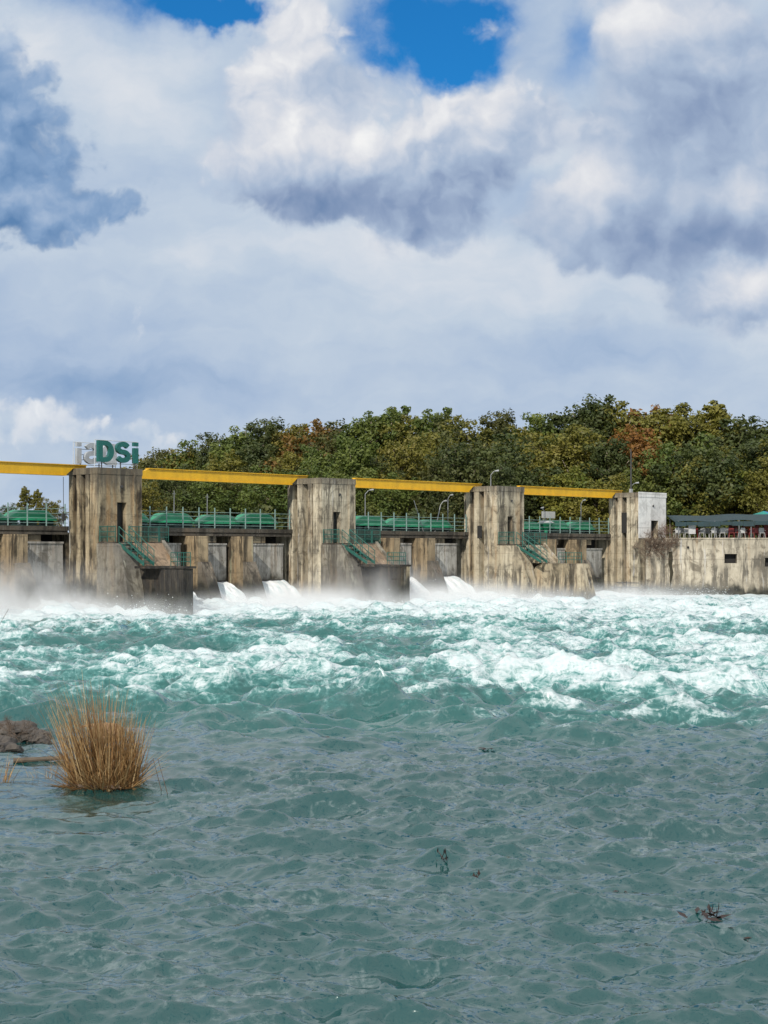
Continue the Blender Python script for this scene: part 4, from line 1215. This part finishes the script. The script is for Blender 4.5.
def make_tree(seed, mat, H, rx, kind, bark):
    rs = np.random.default_rng(seed); rn = random.Random(seed)
    r = empty('tree', (0, 0, 0), 0, 'x', 'tree', 'trees of the wood behind the dam')
    m = MB()
    top = H * (0.72 if kind != 'column' else 0.9)
    pts = [Vector((0, 0, -0.6))]
    for i in range(1, 6):
        pts.append(Vector((rn.gauss(0, 0.16) * i * 0.5, rn.gauss(0, 0.16) * i * 0.5, top * i / 5)))
    r0 = H * 0.018 + 0.03
    for i in range(5): m.tube(pts[i], pts[i + 1], r0 * (1 - i * 0.17), r0 * (1 - (i + 1) * 0.17), 7)
    cs, rad = [], []
    nl = {'round': 17, 'tall': 20, 'open': 13, 'column': 9}[kind]
    for i in range(nl):
        f = (i + 0.5) / nl
        if kind == 'column':
            z = H * (0.3 + 0.68 * f); q = rx * 0.45 * rn.random()
        elif kind == 'open':
            z = H * (0.45 + 0.5 * f); q = rx * (0.25 + 0.65 * rn.random()) * (1.05 - 0.6 * f)
        elif kind == 'tall':
            z = H * (0.25 + 0.70 * f); q = rx * (0.15 + 0.7 * rn.random()) * math.sin(math.pi * (0.2 + 0.72 * f))
        else:
            z = H * (0.30 + 0.60 * f); q = rx * (0.2 + 0.75 * rn.random()) * math.sin(math.pi * (0.25 + 0.62 * f))
        an = i * 2.4 + rn.gauss(0, 0.4)
        c = Vector((math.cos(an) * q, math.sin(an) * q, z))
        base = pts[min(4, int(max(0, z / top - 0.22) * 5))].lerp(Vector((0, 0, z)), 0.1)
        m.tube(base, c, r0 * 0.34, r0 * 0.12, 5)
        big = rx * rn.uniform(0.30, 0.46) if kind != 'column' else rx * rn.uniform(0.4, 0.6)
        if kind == 'open': big *= 0.8
        cs.append(tuple(c)); rad.append(big)
        for j in range(5):                            # satellite sprays break the outline
            w_ = Vector((rn.gauss(0, 1), rn.gauss(0, 1), rn.gauss(0.25, 0.8))).normalized()
            cs.append(tuple(c + w_ * big * rn.uniform(0.75, 1.25))); rad.append(big * rn.uniform(0.28, 0.5))
    cs, rad = np.array(cs), np.array(rad)
    top_z = (cs[:, 2] + rad * 0.8).max(); cs *= np.array([1, 1, H / top_z])
    V1, Q1 = leaves(cs[::6], rad[::6], 210, 0.20, rs)
    keep = np.arange(len(cs)) % 6 != 0
    V2, Q2 = leaves(cs[keep], rad[keep], 60, 0.17, rs)
    m.build('trunk', bark, r, True)
    np_mesh('crown', np.concatenate([V1, V2]), np.concatenate([Q1, Q2 + len(V1)]), mat, False, r)
    return r


PROTO = []
spec = [('olive', 13, 4.6, 'round'), ('green', 14, 4.4, 'tall'), ('dark', 13, 4.8, 'round'), ('dark', 15, 4.0, 'tall'), ('olive', 15, 4.2, 'tall'),
        ('yellow', 11, 4.0, 'round'), ('rust', 12, 4.4, 'round'), ('green', 15, 4.0, 'open'), ('olive', 16, 2.3, 'tall'), ('green', 11, 4.6, 'round')]
for i, (c_, H, rx, kd) in enumerate(spec):
    PROTO.append(make_tree(100 + i, LM[c_], H, rx, kd, M['pale_bark'] if kd in ('open', 'tall') else M['bark']))
PH = [s[1] for s in spec]
PCOL = {'olive': 'olive-brown', 'green': 'mid green', 'dark': 'dark green', 'yellow': 'yellow-green', 'rust': 'rust-tinged'}
PSH = {'round': 'broad', 'tall': 'tall', 'open': 'open-crowned', 'column': 'slender'}
taken = [False] * len(PROTO)
TREES = []                                            # (x px measured on the photo, top px, distance, prototype)
SK = [(152, 447, 300, 0), (161, 446, 285, 2), (178, 446, 270, 0), (196, 441, 270, 9), (215, 431, 262, 3), (232, 432, 258, 1), (250, 424, 250, 1), (268, 416, 240, 3), (286, 422, 240, 2), (302, 423, 236, 4),
      (318, 420, 232, 6), (336, 421, 228, 2), (356, 416, 225, 1), (374, 408, 222, 7), (390, 404, 222, 7), (408, 414, 220, 4), (430, 406, 218, 7), (447, 412, 218, 3), (468, 419, 216, 2), (484, 417, 214, 0),
      (500, 408, 214, 3), (522, 419, 212, 2), (541, 411, 212, 1), (560, 415, 212, 9), (580, 402, 210, 3), (598, 393, 210, 3), (618, 400, 210, 4), (640, 404, 210, 6), (660, 408, 208, 4), (682, 402, 208, 4),
      (699, 408, 208, 0), (717, 400, 206, 8), (735, 418, 206, 2), (755, 415, 206, 3), (775, 417, 206, 1), (800, 412, 206, 4), (-25, 480, 300, 3)]
for x, y, D, p in SK: TREES.append(('sky', x, y, D, p))
for i in range(22):
    x = 170 + i * 29.5 + random.uniform(-7, 7)
    y0 = np.interp(x, [150, 215, 270, 380, 600, 768], [462, 452, 443, 437, 428, 440]) + random.uniform(-8, 10)
    TREES.append(('mid', x, y0, 192 - 8 * (x > 450) + random.uniform(-5, 5) + (38 if x < 260 else 0), 6 if 625 < x < 655 else random.choice([0, 1, 2, 2, 3, 4, 0, 9, 4])))
for i in range(21):
    x = 150 + i * 32 + random.uniform(-8, 8)
    y0 = np.interp(x, [150, 300, 600, 768], [478, 470, 462, 466]) + random.uniform(-10, 12)
    TREES.append(('low', x, y0, 181 - 4 * (x > 450) + random.uniform(-4, 4) + (30 if x < 260 else 0), random.choice([0, 2, 2, 3, 5, 9, 9, 0])))
TREES += [('far', 25, 486, 290, 8), ('far', 37, 489, 300, 8), ('far', 52, 497, 300, 0), ('far', 8, 502, 300, 2)]
SEG = [(-99, 67, 'left of the sign'), (67, 143, 'behind the sign pier'), (143, 285, 'above the girder right of the sign'), (285, 354, 'behind the second pier'), (354, 462, 'above the middle girder'),
       (462, 525, 'behind the lamp-topped pier'), (525, 609, 'above the last girder'), (609, 667, 'behind the white-fronted pier'), (667, 999, 'above the dark awning')]
ROW = {'sky': 'skyline', 'mid': 'mid-height', 'low': 'front-row', 'far': 'distant'}
cnt = {}
for row, x, y, D, p in sorted(TREES, key=lambda q: q[1]):
    X_ = (x - 384) / F * D
    zt = CAMH + (553 - y) / F * D
    zg = max(hz(X_, D), 3.5) - 0.2
    s = (zt - zg) / PH[p]
    s = max(s, 0.25)
    seg = next(n for a, b, n in SEG if a <= x < b)
    c_, kd = spec[p][0], spec[p][3]
    key = (row, seg); cnt[key] = cnt.get(key, 0) + 1
    lab = '%s %s %s tree %s, %s from left' % (PSH[kd], PCOL[c_], ROW[row], seg, ORD[cnt[key] - 1])
    sx = s * random.uniform(0.95, 1.3) if row != 'low' else s * random.uniform(1.0, 1.35)
    sx = min(max(sx, 0.62), 1.55) if row != 'far' else s
    rz = random.uniform(0, 6.28)
    loc = (X_, D, zg)
    if not taken[p]:
        taken[p] = True
        o = PROTO[p]; o.location = loc; o.rotation_euler = (0, 0, rz); o.scale = (sx, sx, s); o['label'] = lab
    else:
        dup(PROTO[p], loc, lab, rz, (sx, sx, s))
for i, o in enumerate(PROTO):
    if not taken[i]:
        for ch in list(o.children): bpy.data.objects.remove(ch)
        bpy.data.objects.remove(o)

# undergrowth that closes the foot of the wood
rs = np.random.default_rng(5)
cs, rad = [], []
for i in range(420):
    x = rs.uniform(90, 800); D = rs.uniform(172, 200) + (32 if x < 250 else 0)
    X_ = (x - 384) / F * D
    cs.append((X_, D, max(hz(X_, D), 3.6) + rs.uniform(0.2, 3.2))); rad.append(rs.uniform(0.8, 1.7))
V1, Q1 = leaves(np.array(cs), np.array(rad), 130, 0.22, rs)
tag(np_mesh('undergrowth', V1, Q1, LM['dark'], False), kind='stuff')

# ------------------------------------------------------------------ reeds, rocks, drift
m_, t, out = new_mat('dry_reed')
g = t.node('ShaderNodeNewGeometry'); ri = g.outputs['Random Per Island']
c = t.ramp(ri, [(0.0, (0.12, 0.06, 0.025)), (0.35, (0.255, 0.14, 0.052)), (0.7, (0.39, 0.24, 0.098)), (1.0, (0.53, 0.40, 0.21))])
z = t.xyz(g.outputs['Position'])[2]
dif = principled(t, None, c, 0.6); tr = t.node('ShaderNodeBsdfTranslucent'); t.put(tr.inputs[0], c)
ms = t.node('ShaderNodeMixShader'); ms.inputs[0].default_value = 0.2
t.l.new(dif.outputs[0], ms.inputs[1]); t.l.new(tr.outputs[0], ms.inputs[2]); t.l.new(ms.outputs[0], out.inputs['Surface'])
M['reed'] = m_


def blades(n, base_r, len_rng, lean, rs, width=0.012, droop=0.5, bias=(0, 0), by=1.0, seg=6):
    V, Q = [], []
    for i in range(n):
        r_ = base_r * math.sqrt(rs.random()); an = rs.random() * 6.283
        p = np.array([math.cos(an) * r_, math.sin(an) * r_ * by, -0.12])
        out_ = np.array([math.cos(an), math.sin(an), 0]) * (r_ / base_r)
        L = rs.uniform(*len_rng)
        d = out_ * lean * rs.uniform(0.1, 1.0) + np.array([bias[0] + rs.normal(0, 0.15), bias[1] + rs.normal(0, 0.13), 1.0]); d /= np.linalg.norm(d)
        az = rs.random() * 6.283; w = np.array([math.cos(az), math.sin(az), 0]) * width * rs.uniform(0.6, 1.3)
        bend = np.array([rs.normal(0, 1), rs.normal(0, 1), 0]) * droop * rs.random() * 0.25 + out_ * droop * 0.12
        st = len(V)
        for k in range(seg):
            f = k / (seg - 1)
            q = p + d * L * f + bend * L * f * f - np.array([0, 0, 1]) * droop * 0.15 * L * f * f
            ww = w * (1 - 0.85 * f)
            V.append(q - ww); V.append(q + ww)
        for k in range(seg - 1):
            a = st + 2 * k
            Q.append((a, a + 1, a + 3, a + 2))
    return np.array(V), np.array(Q)


def merge(parts):
    V, Q, n = [], [], 0
    for v, q in parts:
        V.append(v); Q.append(q + n); n += len(v)
    return np.concatenate(V), np.concatenate(Q)


rs = np.random.default_rng(42)
RX, RY = (101 - 384) / F * 27.6, 27.6
r = empty('reed_clump', (RX, RY, 0), 0, 'large clump of dry russet reeds standing in the water at the left', 'reeds')
r.scale = (0.84, 0.84, 1.0)
parts = []
v, q = blades(420, 0.55, (0.9, 1.9), 0.2, rs, 0.011, 0.55, (-0.16, 0), 0.7); v = v + np.array([-0.02, 0, 0]); parts.append((v, q))
v, q = blades(340, 0.42, (0.7, 1.5), 0.14, rs, 0.012, 0.5, (0.0, 0), 0.8); v = v + np.array([0.30, 0, 0]); parts.append((v, q))
v, q = blades(170, 0.24, (1.3, 2.1), 0.15, rs, 0.009, 0.2, (-0.24, 0), 0.8); v = v + np.array([0.0, -0.1, 0]); parts.append((v, q))
v, q = blades(60, 0.10, (1.0, 1.3), 0.10, rs, 0.011, 0.1, (0.0, 0), 0.8); v = v + np.array([0.62, -0.05, 0]); parts.append((v, q))
v, q = blades(70, 0.5, (1.0, 1.6), 0.8, rs, 0.009, 1.5, (0, 0), 0.8); parts.append((v, q))
V_, Q_ = merge(parts)
np_mesh('stems', V_, Q_, M['reed'], False, r)
parts = []
v, q = blades(430, 0.62, (0.5, 1.15), 1.7, rs, 0.013, 1.1, (0, -0.3), 0.7); parts.append((v, q))
v, q = blades(200, 0.5, (0.5, 1.0), 1.2, rs, 0.013, 1.2, (-0.5, -0.5), 0.7); v = v + np.array([0.1, -0.1, 0.05]); parts.append((v, q))
V_, Q_ = merge(parts); V_[:, 2] = np.maximum(V_[:, 2], -0.02 + 0.10 * rs.random(len(V_)) * 0.6)
np_mesh('fallen_stems', V_, Q_, M['reed'], False, r)
# dark root mat
ico = bmesh.new(); bmesh.ops.create_icosphere(ico, subdivisions=4, radius=1)


def lump(name, mat, sx, sy, sz, seed, parent=None, rough=0.35):
    bm = ico.copy()
    V = np.array([v.co[:] for v in bm.verts])
    n = fbm(V[:, 0] * 1.3 + seed, V[:, 1] * 1.3 + V[:, 2] * 1.7 + seed * 2, 500 + seed, 5, 0.55)
    n2 = np.abs(fbm(V[:, 0] * 2.3 + V[:, 2] + seed, V[:, 1] * 2.3 - V[:, 2], 530 + seed, 4) - 0.5)
    for v, k, k2 in zip(bm.verts, n, n2):
        c = v.co * (1 - rough + rough * 2 * k - 0.5 * k2)
        v.co = Vector((c.x * sx, c.y * sy, c.z * sz))
    me = bpy.data.meshes.new(name); bm.to_mesh(me); bm.free(); me.materials.append(mat)
    o = bpy.data.objects.new(name, me); COL.objects.link(o)
    if parent: o.parent = parent
    return o


o = lump('root_mat', M['twig'], 0.72, 0.45, 0.16, 3, r); o.location = (0.08, 0, 0.0)
o = lump('drift_rock', M['tan_rock'], 0.3, 0.25, 0.2, 5); o.location = ((107 - 384) / F * 33.0, 33.0, 0.30); tag(o, 'brown rock just behind the reed clump', 'rock')


def rock(loc, s, seed, label, mat='rock', group=None, rot=0):
    o = lump('rock', M[mat], s[0], s[1], s[2], seed); o.location = loc; o.rotation_euler = (0, 0, rot)
    return tag(o, label, 'rock', group)


G_ = 'rocks at the left edge'
rock((-7.55, 34.6, 0.10), (0.70, 0.8, 0.27), 11, 'pale flat-topped rock at the left edge, the largest there', 'rock', G_)
rock((-7.0, 34.3, 0.02), (0.30, 0.4, 0.22), 12, 'small brown rock at the right end of the left-edge rocks', 'rock', G_)
rock((-7.55, 32.9, 0.0), (0.5, 0.5, 0.26), 13, 'dark low rock in front of the pale one at the left edge', 'rock', G_)
rock((-7.25, 30.4, 0.02), (0.32, 0.4, 0.16), 14, 'low brown rock nearest the water at the left edge', 'rock', G_)
rock((-6.75, 33.9, -0.03), (0.16, 0.2, 0.14), 15, 'fist-sized stone beside the left-edge rocks', 'rock', G_)
rock(((273 - 384) / F * 47.5, 47.5, 0.10), (0.24, 0.3, 0.17), 16, 'lone tan rock breaking the surface in the rapids', 'tan_rock')
rock((-6.1, 36.5, 0.0), (0.5, 0.4, 0.16), 18, 'brown waterlogged rock between the left edge and the reeds', 'tan_rock')

# dry brush over the rocks
r = empty('dry_brush', (-7.35, 33.6, 0.1), 0, 'dark tangled brush lying over the left-edge rocks', 'brush')
m = MB()
for i in range(14):
    twigs(m, Vector((random.uniform(-0.2, 0.2), random.uniform(-0.3, 0.1), random.uniform(0, 0.1))), Vector((random.gauss(0, 0.8), random.gauss(0, 0.4), 0.6)).normalized(), 0.22, 0.008, 3, 0.9, 3)
m.build('brushwood', M['twig'], r)
r = empty('grass_tuft', (-6.45, 28.3, 0), 0, 'small tan reed tuft at the left edge of the picture', 'reeds')
v, q = blades(70, 0.26, (0.25, 0.7), 0.9, rs, 0.008, 0.6)
np_mesh('stems', v, q, M['reed'], False, r)
r = empty('grass_tuft', (-5.75, 29.0, 0), 0, 'sparse dead stems standing between the left edge and the reed clump', 'reeds')
v, q = blades(26, 0.30, (0.2, 0.55), 0.6, rs, 0.007, 0.4)
np_mesh('stems', v, q, M['reed'], False, r)
r = empty('dead_stem', ((163 - 384) / F * 27.2, 27.2, 0), 0, 'pair of thin dark stems standing in the water right of the reeds', 'stems')
m = MB(); m.tube((0, 0, -0.1), (-0.16, 0, 0.52), 0.007, 0.004, 5); m.build('stem', M['twig'], r)
m = MB(); m.tube((0.15, -0.4, -0.1), (-0.03, -0.4, 0.56), 0.007, 0.004, 5); m.build('stem', M['twig'], r)
r = empty('floating_log', (-6.3, 31.0, 0.02), 0.1, 'thin brown log floating between the rocks and the reeds', 'log')
m = MB(); m.tube((-0.45, 0, 0), (0.5, 0.1, 0.03), 0.05, 0.035, 8); m.build('trunk', M['bark'], r)
# tall bare shrub outside the frame whose tips reach in
r = empty('bare_shrub', (-7.45, 31.0, 0.0), 0, 'bare dark shrub whose twig tips reach in at the left edge', 'shrub')
m = MB()
for i in range(3):
    twigs(m, Vector((-0.35 + random.uniform(-0.2, 0.1), 0, 0)), Vector((random.uniform(-0.1, 0.05), 0, 1)).normalized(), 1.3, 0.02, 4, 0.35, 2)
m.build('branches', M['twig'], r)

# leaf and twig litter on the water
def wave_z(x, y):
    return float(h.ravel()[np.argmin((X3.ravel() - x) ** 2 + (Y3.ravel() - y) ** 2)])


def litter(px, py, label, n, sc, twig=False):
    D = F * CAMH / (py - 553); x = (px - 384) / F * D
    if not twig:                                     # on the near slope of a wavelet, in view
        D = max((D + q for q in np.arange(-0.5, 0.3, 0.08)), key=lambda q: wave_z(x, q + 0.12) - wave_z(x, q - 0.12))
    r = empty('floating_leaves', (x, D, wave_z(x, D) + 0.02), random.uniform(0, 6), label, 'floating leaves')
    m = MB()
    for i in range(n):
        c = Vector((random.gauss(0, 0.09), random.gauss(0, 0.09), random.uniform(0, 0.03))) * sc
        an = random.uniform(0, 6.28); u = Vector((math.cos(an), math.sin(an), random.uniform(-0.1, 0.5) if twig else random.uniform(-0.05, 0.08))); w_ = Vector((-math.sin(an), math.cos(an), random.uniform(-0.3, 0.3) * (1 if twig else 0.2)))
        L = random.uniform(0.04, 0.085) * sc; wd = L * 0.3
        if not twig:
            rz_ = r.rotation_euler.z; cw_, sw_ = math.cos(rz_), math.sin(rz_)
            c.z = wave_z(x + c.x * cw_ - c.y * sw_, D + c.x * sw_ + c.y * cw_) + 0.008 - r.location.z
        m.add([c - u * L, c + w_ * wd + Vector((0, 0, 0.008)), c + u * L, c - w_ * wd], [(0, 1, 2, 3)])
    m.build('leaves', M['leaf_litter'], r)
    if twig:
        m = MB()
        for i in range(4):
            p = Vector((random.gauss(0, 0.06), random.gauss(0, 0.06), 0)); q = p + Vector((random.gauss(0, 0.08), random.gauss(0, 0.08), random.uniform(0.04, 0.11)))
            m.tube(p, q, 0.007, 0.004, 5); 
            m.add([q - Vector((0.02, 0, 0)), q + Vector((0, 0, 0.05)), q + Vector((0.02, 0.01, 0)), q - Vector((0, 0, 0.03))], [(0, 1, 2, 3)])
        m.build('twig', M['leaf_litter'], r)


litter(709, 926, 'dark leafy twig floating at the lower right', 14, 1.35, True)
litter(735, 931, 'reddish leaf scrap right of the floating twig', 5, 0.6)
litter(444, 862, 'dark leaf cluster floating near the middle of the water', 6, 0.5, True)
litter(476, 876, 'tiny leaf scrap just right of the middle leaf cluster', 3, 0.5, True)
litter(487, 750, 'reddish leaf raft at the edge of the rapids', 14, 1.0)
litter(325, 735, 'brown leaf raft drifting below the rapids near the reeds', 16, 1.2)
litter(620, 890, 'tiny leaf speck left of the floating twig', 3, 0.6)

# ------------------------------------------------------------------ spray
def spray(name, a0, a1, b0, b1, z1, dens, seed, label=None):
    m, t, out = new_mat(name + '_air')
    tc = t.node('ShaderNodeTexCoord')
    ob = tc.outputs['Object']; ge = t.xyz(tc.outputs['Generated'])
    n = t.noise(t.vm('ADD', t.vm('MULTIPLY', ob, (1, 1, 0.7)), (seed, 0, 0)), 0.42, 4, 0.6)
    ex = t.m('MULTIPLY', t.ss(ge[0], 0.0, 0.18), t.ss(ge[0], 1.0, 0.82))
    ey = t.m('MULTIPLY', t.ss(ge[1], 0.0, 0.35), t.ss(ge[1], 1.0, 0.8))
    ez = t.m('POWER', t.m('SUBTRACT', 1.0, ge[2], clamp=True), 2.2)
    e = t.m('MULTIPLY', t.m('MULTIPLY', ex, ey), ez)
    dn = t.m('MULTIPLY', t.m('MULTIPLY', e, t.ss(n, 0.34, 0.66)), dens)
    pv = t.node('ShaderNodeVolumePrincipled'); pv.inputs['Color'].default_value = (0.99, 0.995, 1.0, 1)
    t.l.new(dn, pv.inputs['Density']); pv.inputs['Anisotropy'].default_value = -0.1
    t.l.new(pv.outputs[0], out.inputs['Volume'])
    o = MB().box(0, a1 - a0, b0, b1, 0.0, z1).build('spray', m)
    o.location = W(a0, 0, -0.2); o.rotation_euler = (0, 0, TH)
    return tag(o, kind='stuff')


spray('spray_one', -16, 0.0, -2.9, 4.5, 4.2, 1.3, 0)
spray('spray_two', 8.0, 21.0, -2.9, 8.0, 2.3, 1.0, 11)
spray('spray_mid', 18.5, 27.5, -2.4, 8.0, 4.0, 1.2, 53)
spray('spray_three', 27.5, 40.5, -2.9, 6.0, 2.6, 0.9, 23)
spray('spray_low', -18.0, 62.0, -3.0, 13.0, 1.9, 0.6, 41)

# flying drops over the boil
rs = np.random.default_rng(77)
n = 5200
a = rs.uniform(-12, 62, n); b = rs.uniform(-1.5, 9, n)
zz = 0.25 + rs.exponential(0.2, n) * (0.5 + 1.2 * fbm(a / 1.6, b / 2.0, 600, 4))
px_, py_ = OX + a * UX + b * UY, OY + a * UY - b * UX
c0 = np.stack([px_, py_, zz], 1)
tet = np.array([[1, 1, 1], [1, -1, -1], [-1, 1, -1], [-1, -1, 1]], float)
sz = (0.008 + 0.018 * rs.random(n) ** 2)[:, None, None]
Vd = (c0[:, None, :] + (tet[None] + 0.4 * rs.standard_normal((n, 4, 3))) * sz).reshape(-1, 3)
Fd = (np.array([[0, 1, 2], [0, 3, 1], [0, 2, 3], [1, 3, 2]])[None] + 4 * np.arange(n)[:, None, None]).reshape(-1, 3)
tag(np_mesh('spray_drops', Vd, Fd, M['white'], False), kind='stuff')

# ------------------------------------------------------------------ render settings
scene.render.engine = 'CYCLES'
vs = scene.view_settings
vs.view_transform = 'Standard'; vs.look = 'None'; vs.exposure = 0.0; vs.gamma = 1.0; vs.use_curve_mapping = False
cy = scene.cycles
cy.max_bounces = 6; cy.diffuse_bounces = 3; cy.glossy_bounces = 3; cy.transmission_bounces = 2; cy.volume_bounces = 2; cy.transparent_max_bounces = 8
cy.use_denoising = True
try: cy.denoiser = 'OPENIMAGEDENOISE'
except Exception: pass
cy.sample_clamp_indirect = 4.0; cy.sample_clamp_direct = 2.5
cy.volume_step_rate = 2.0; cy.volume_max_steps = 96
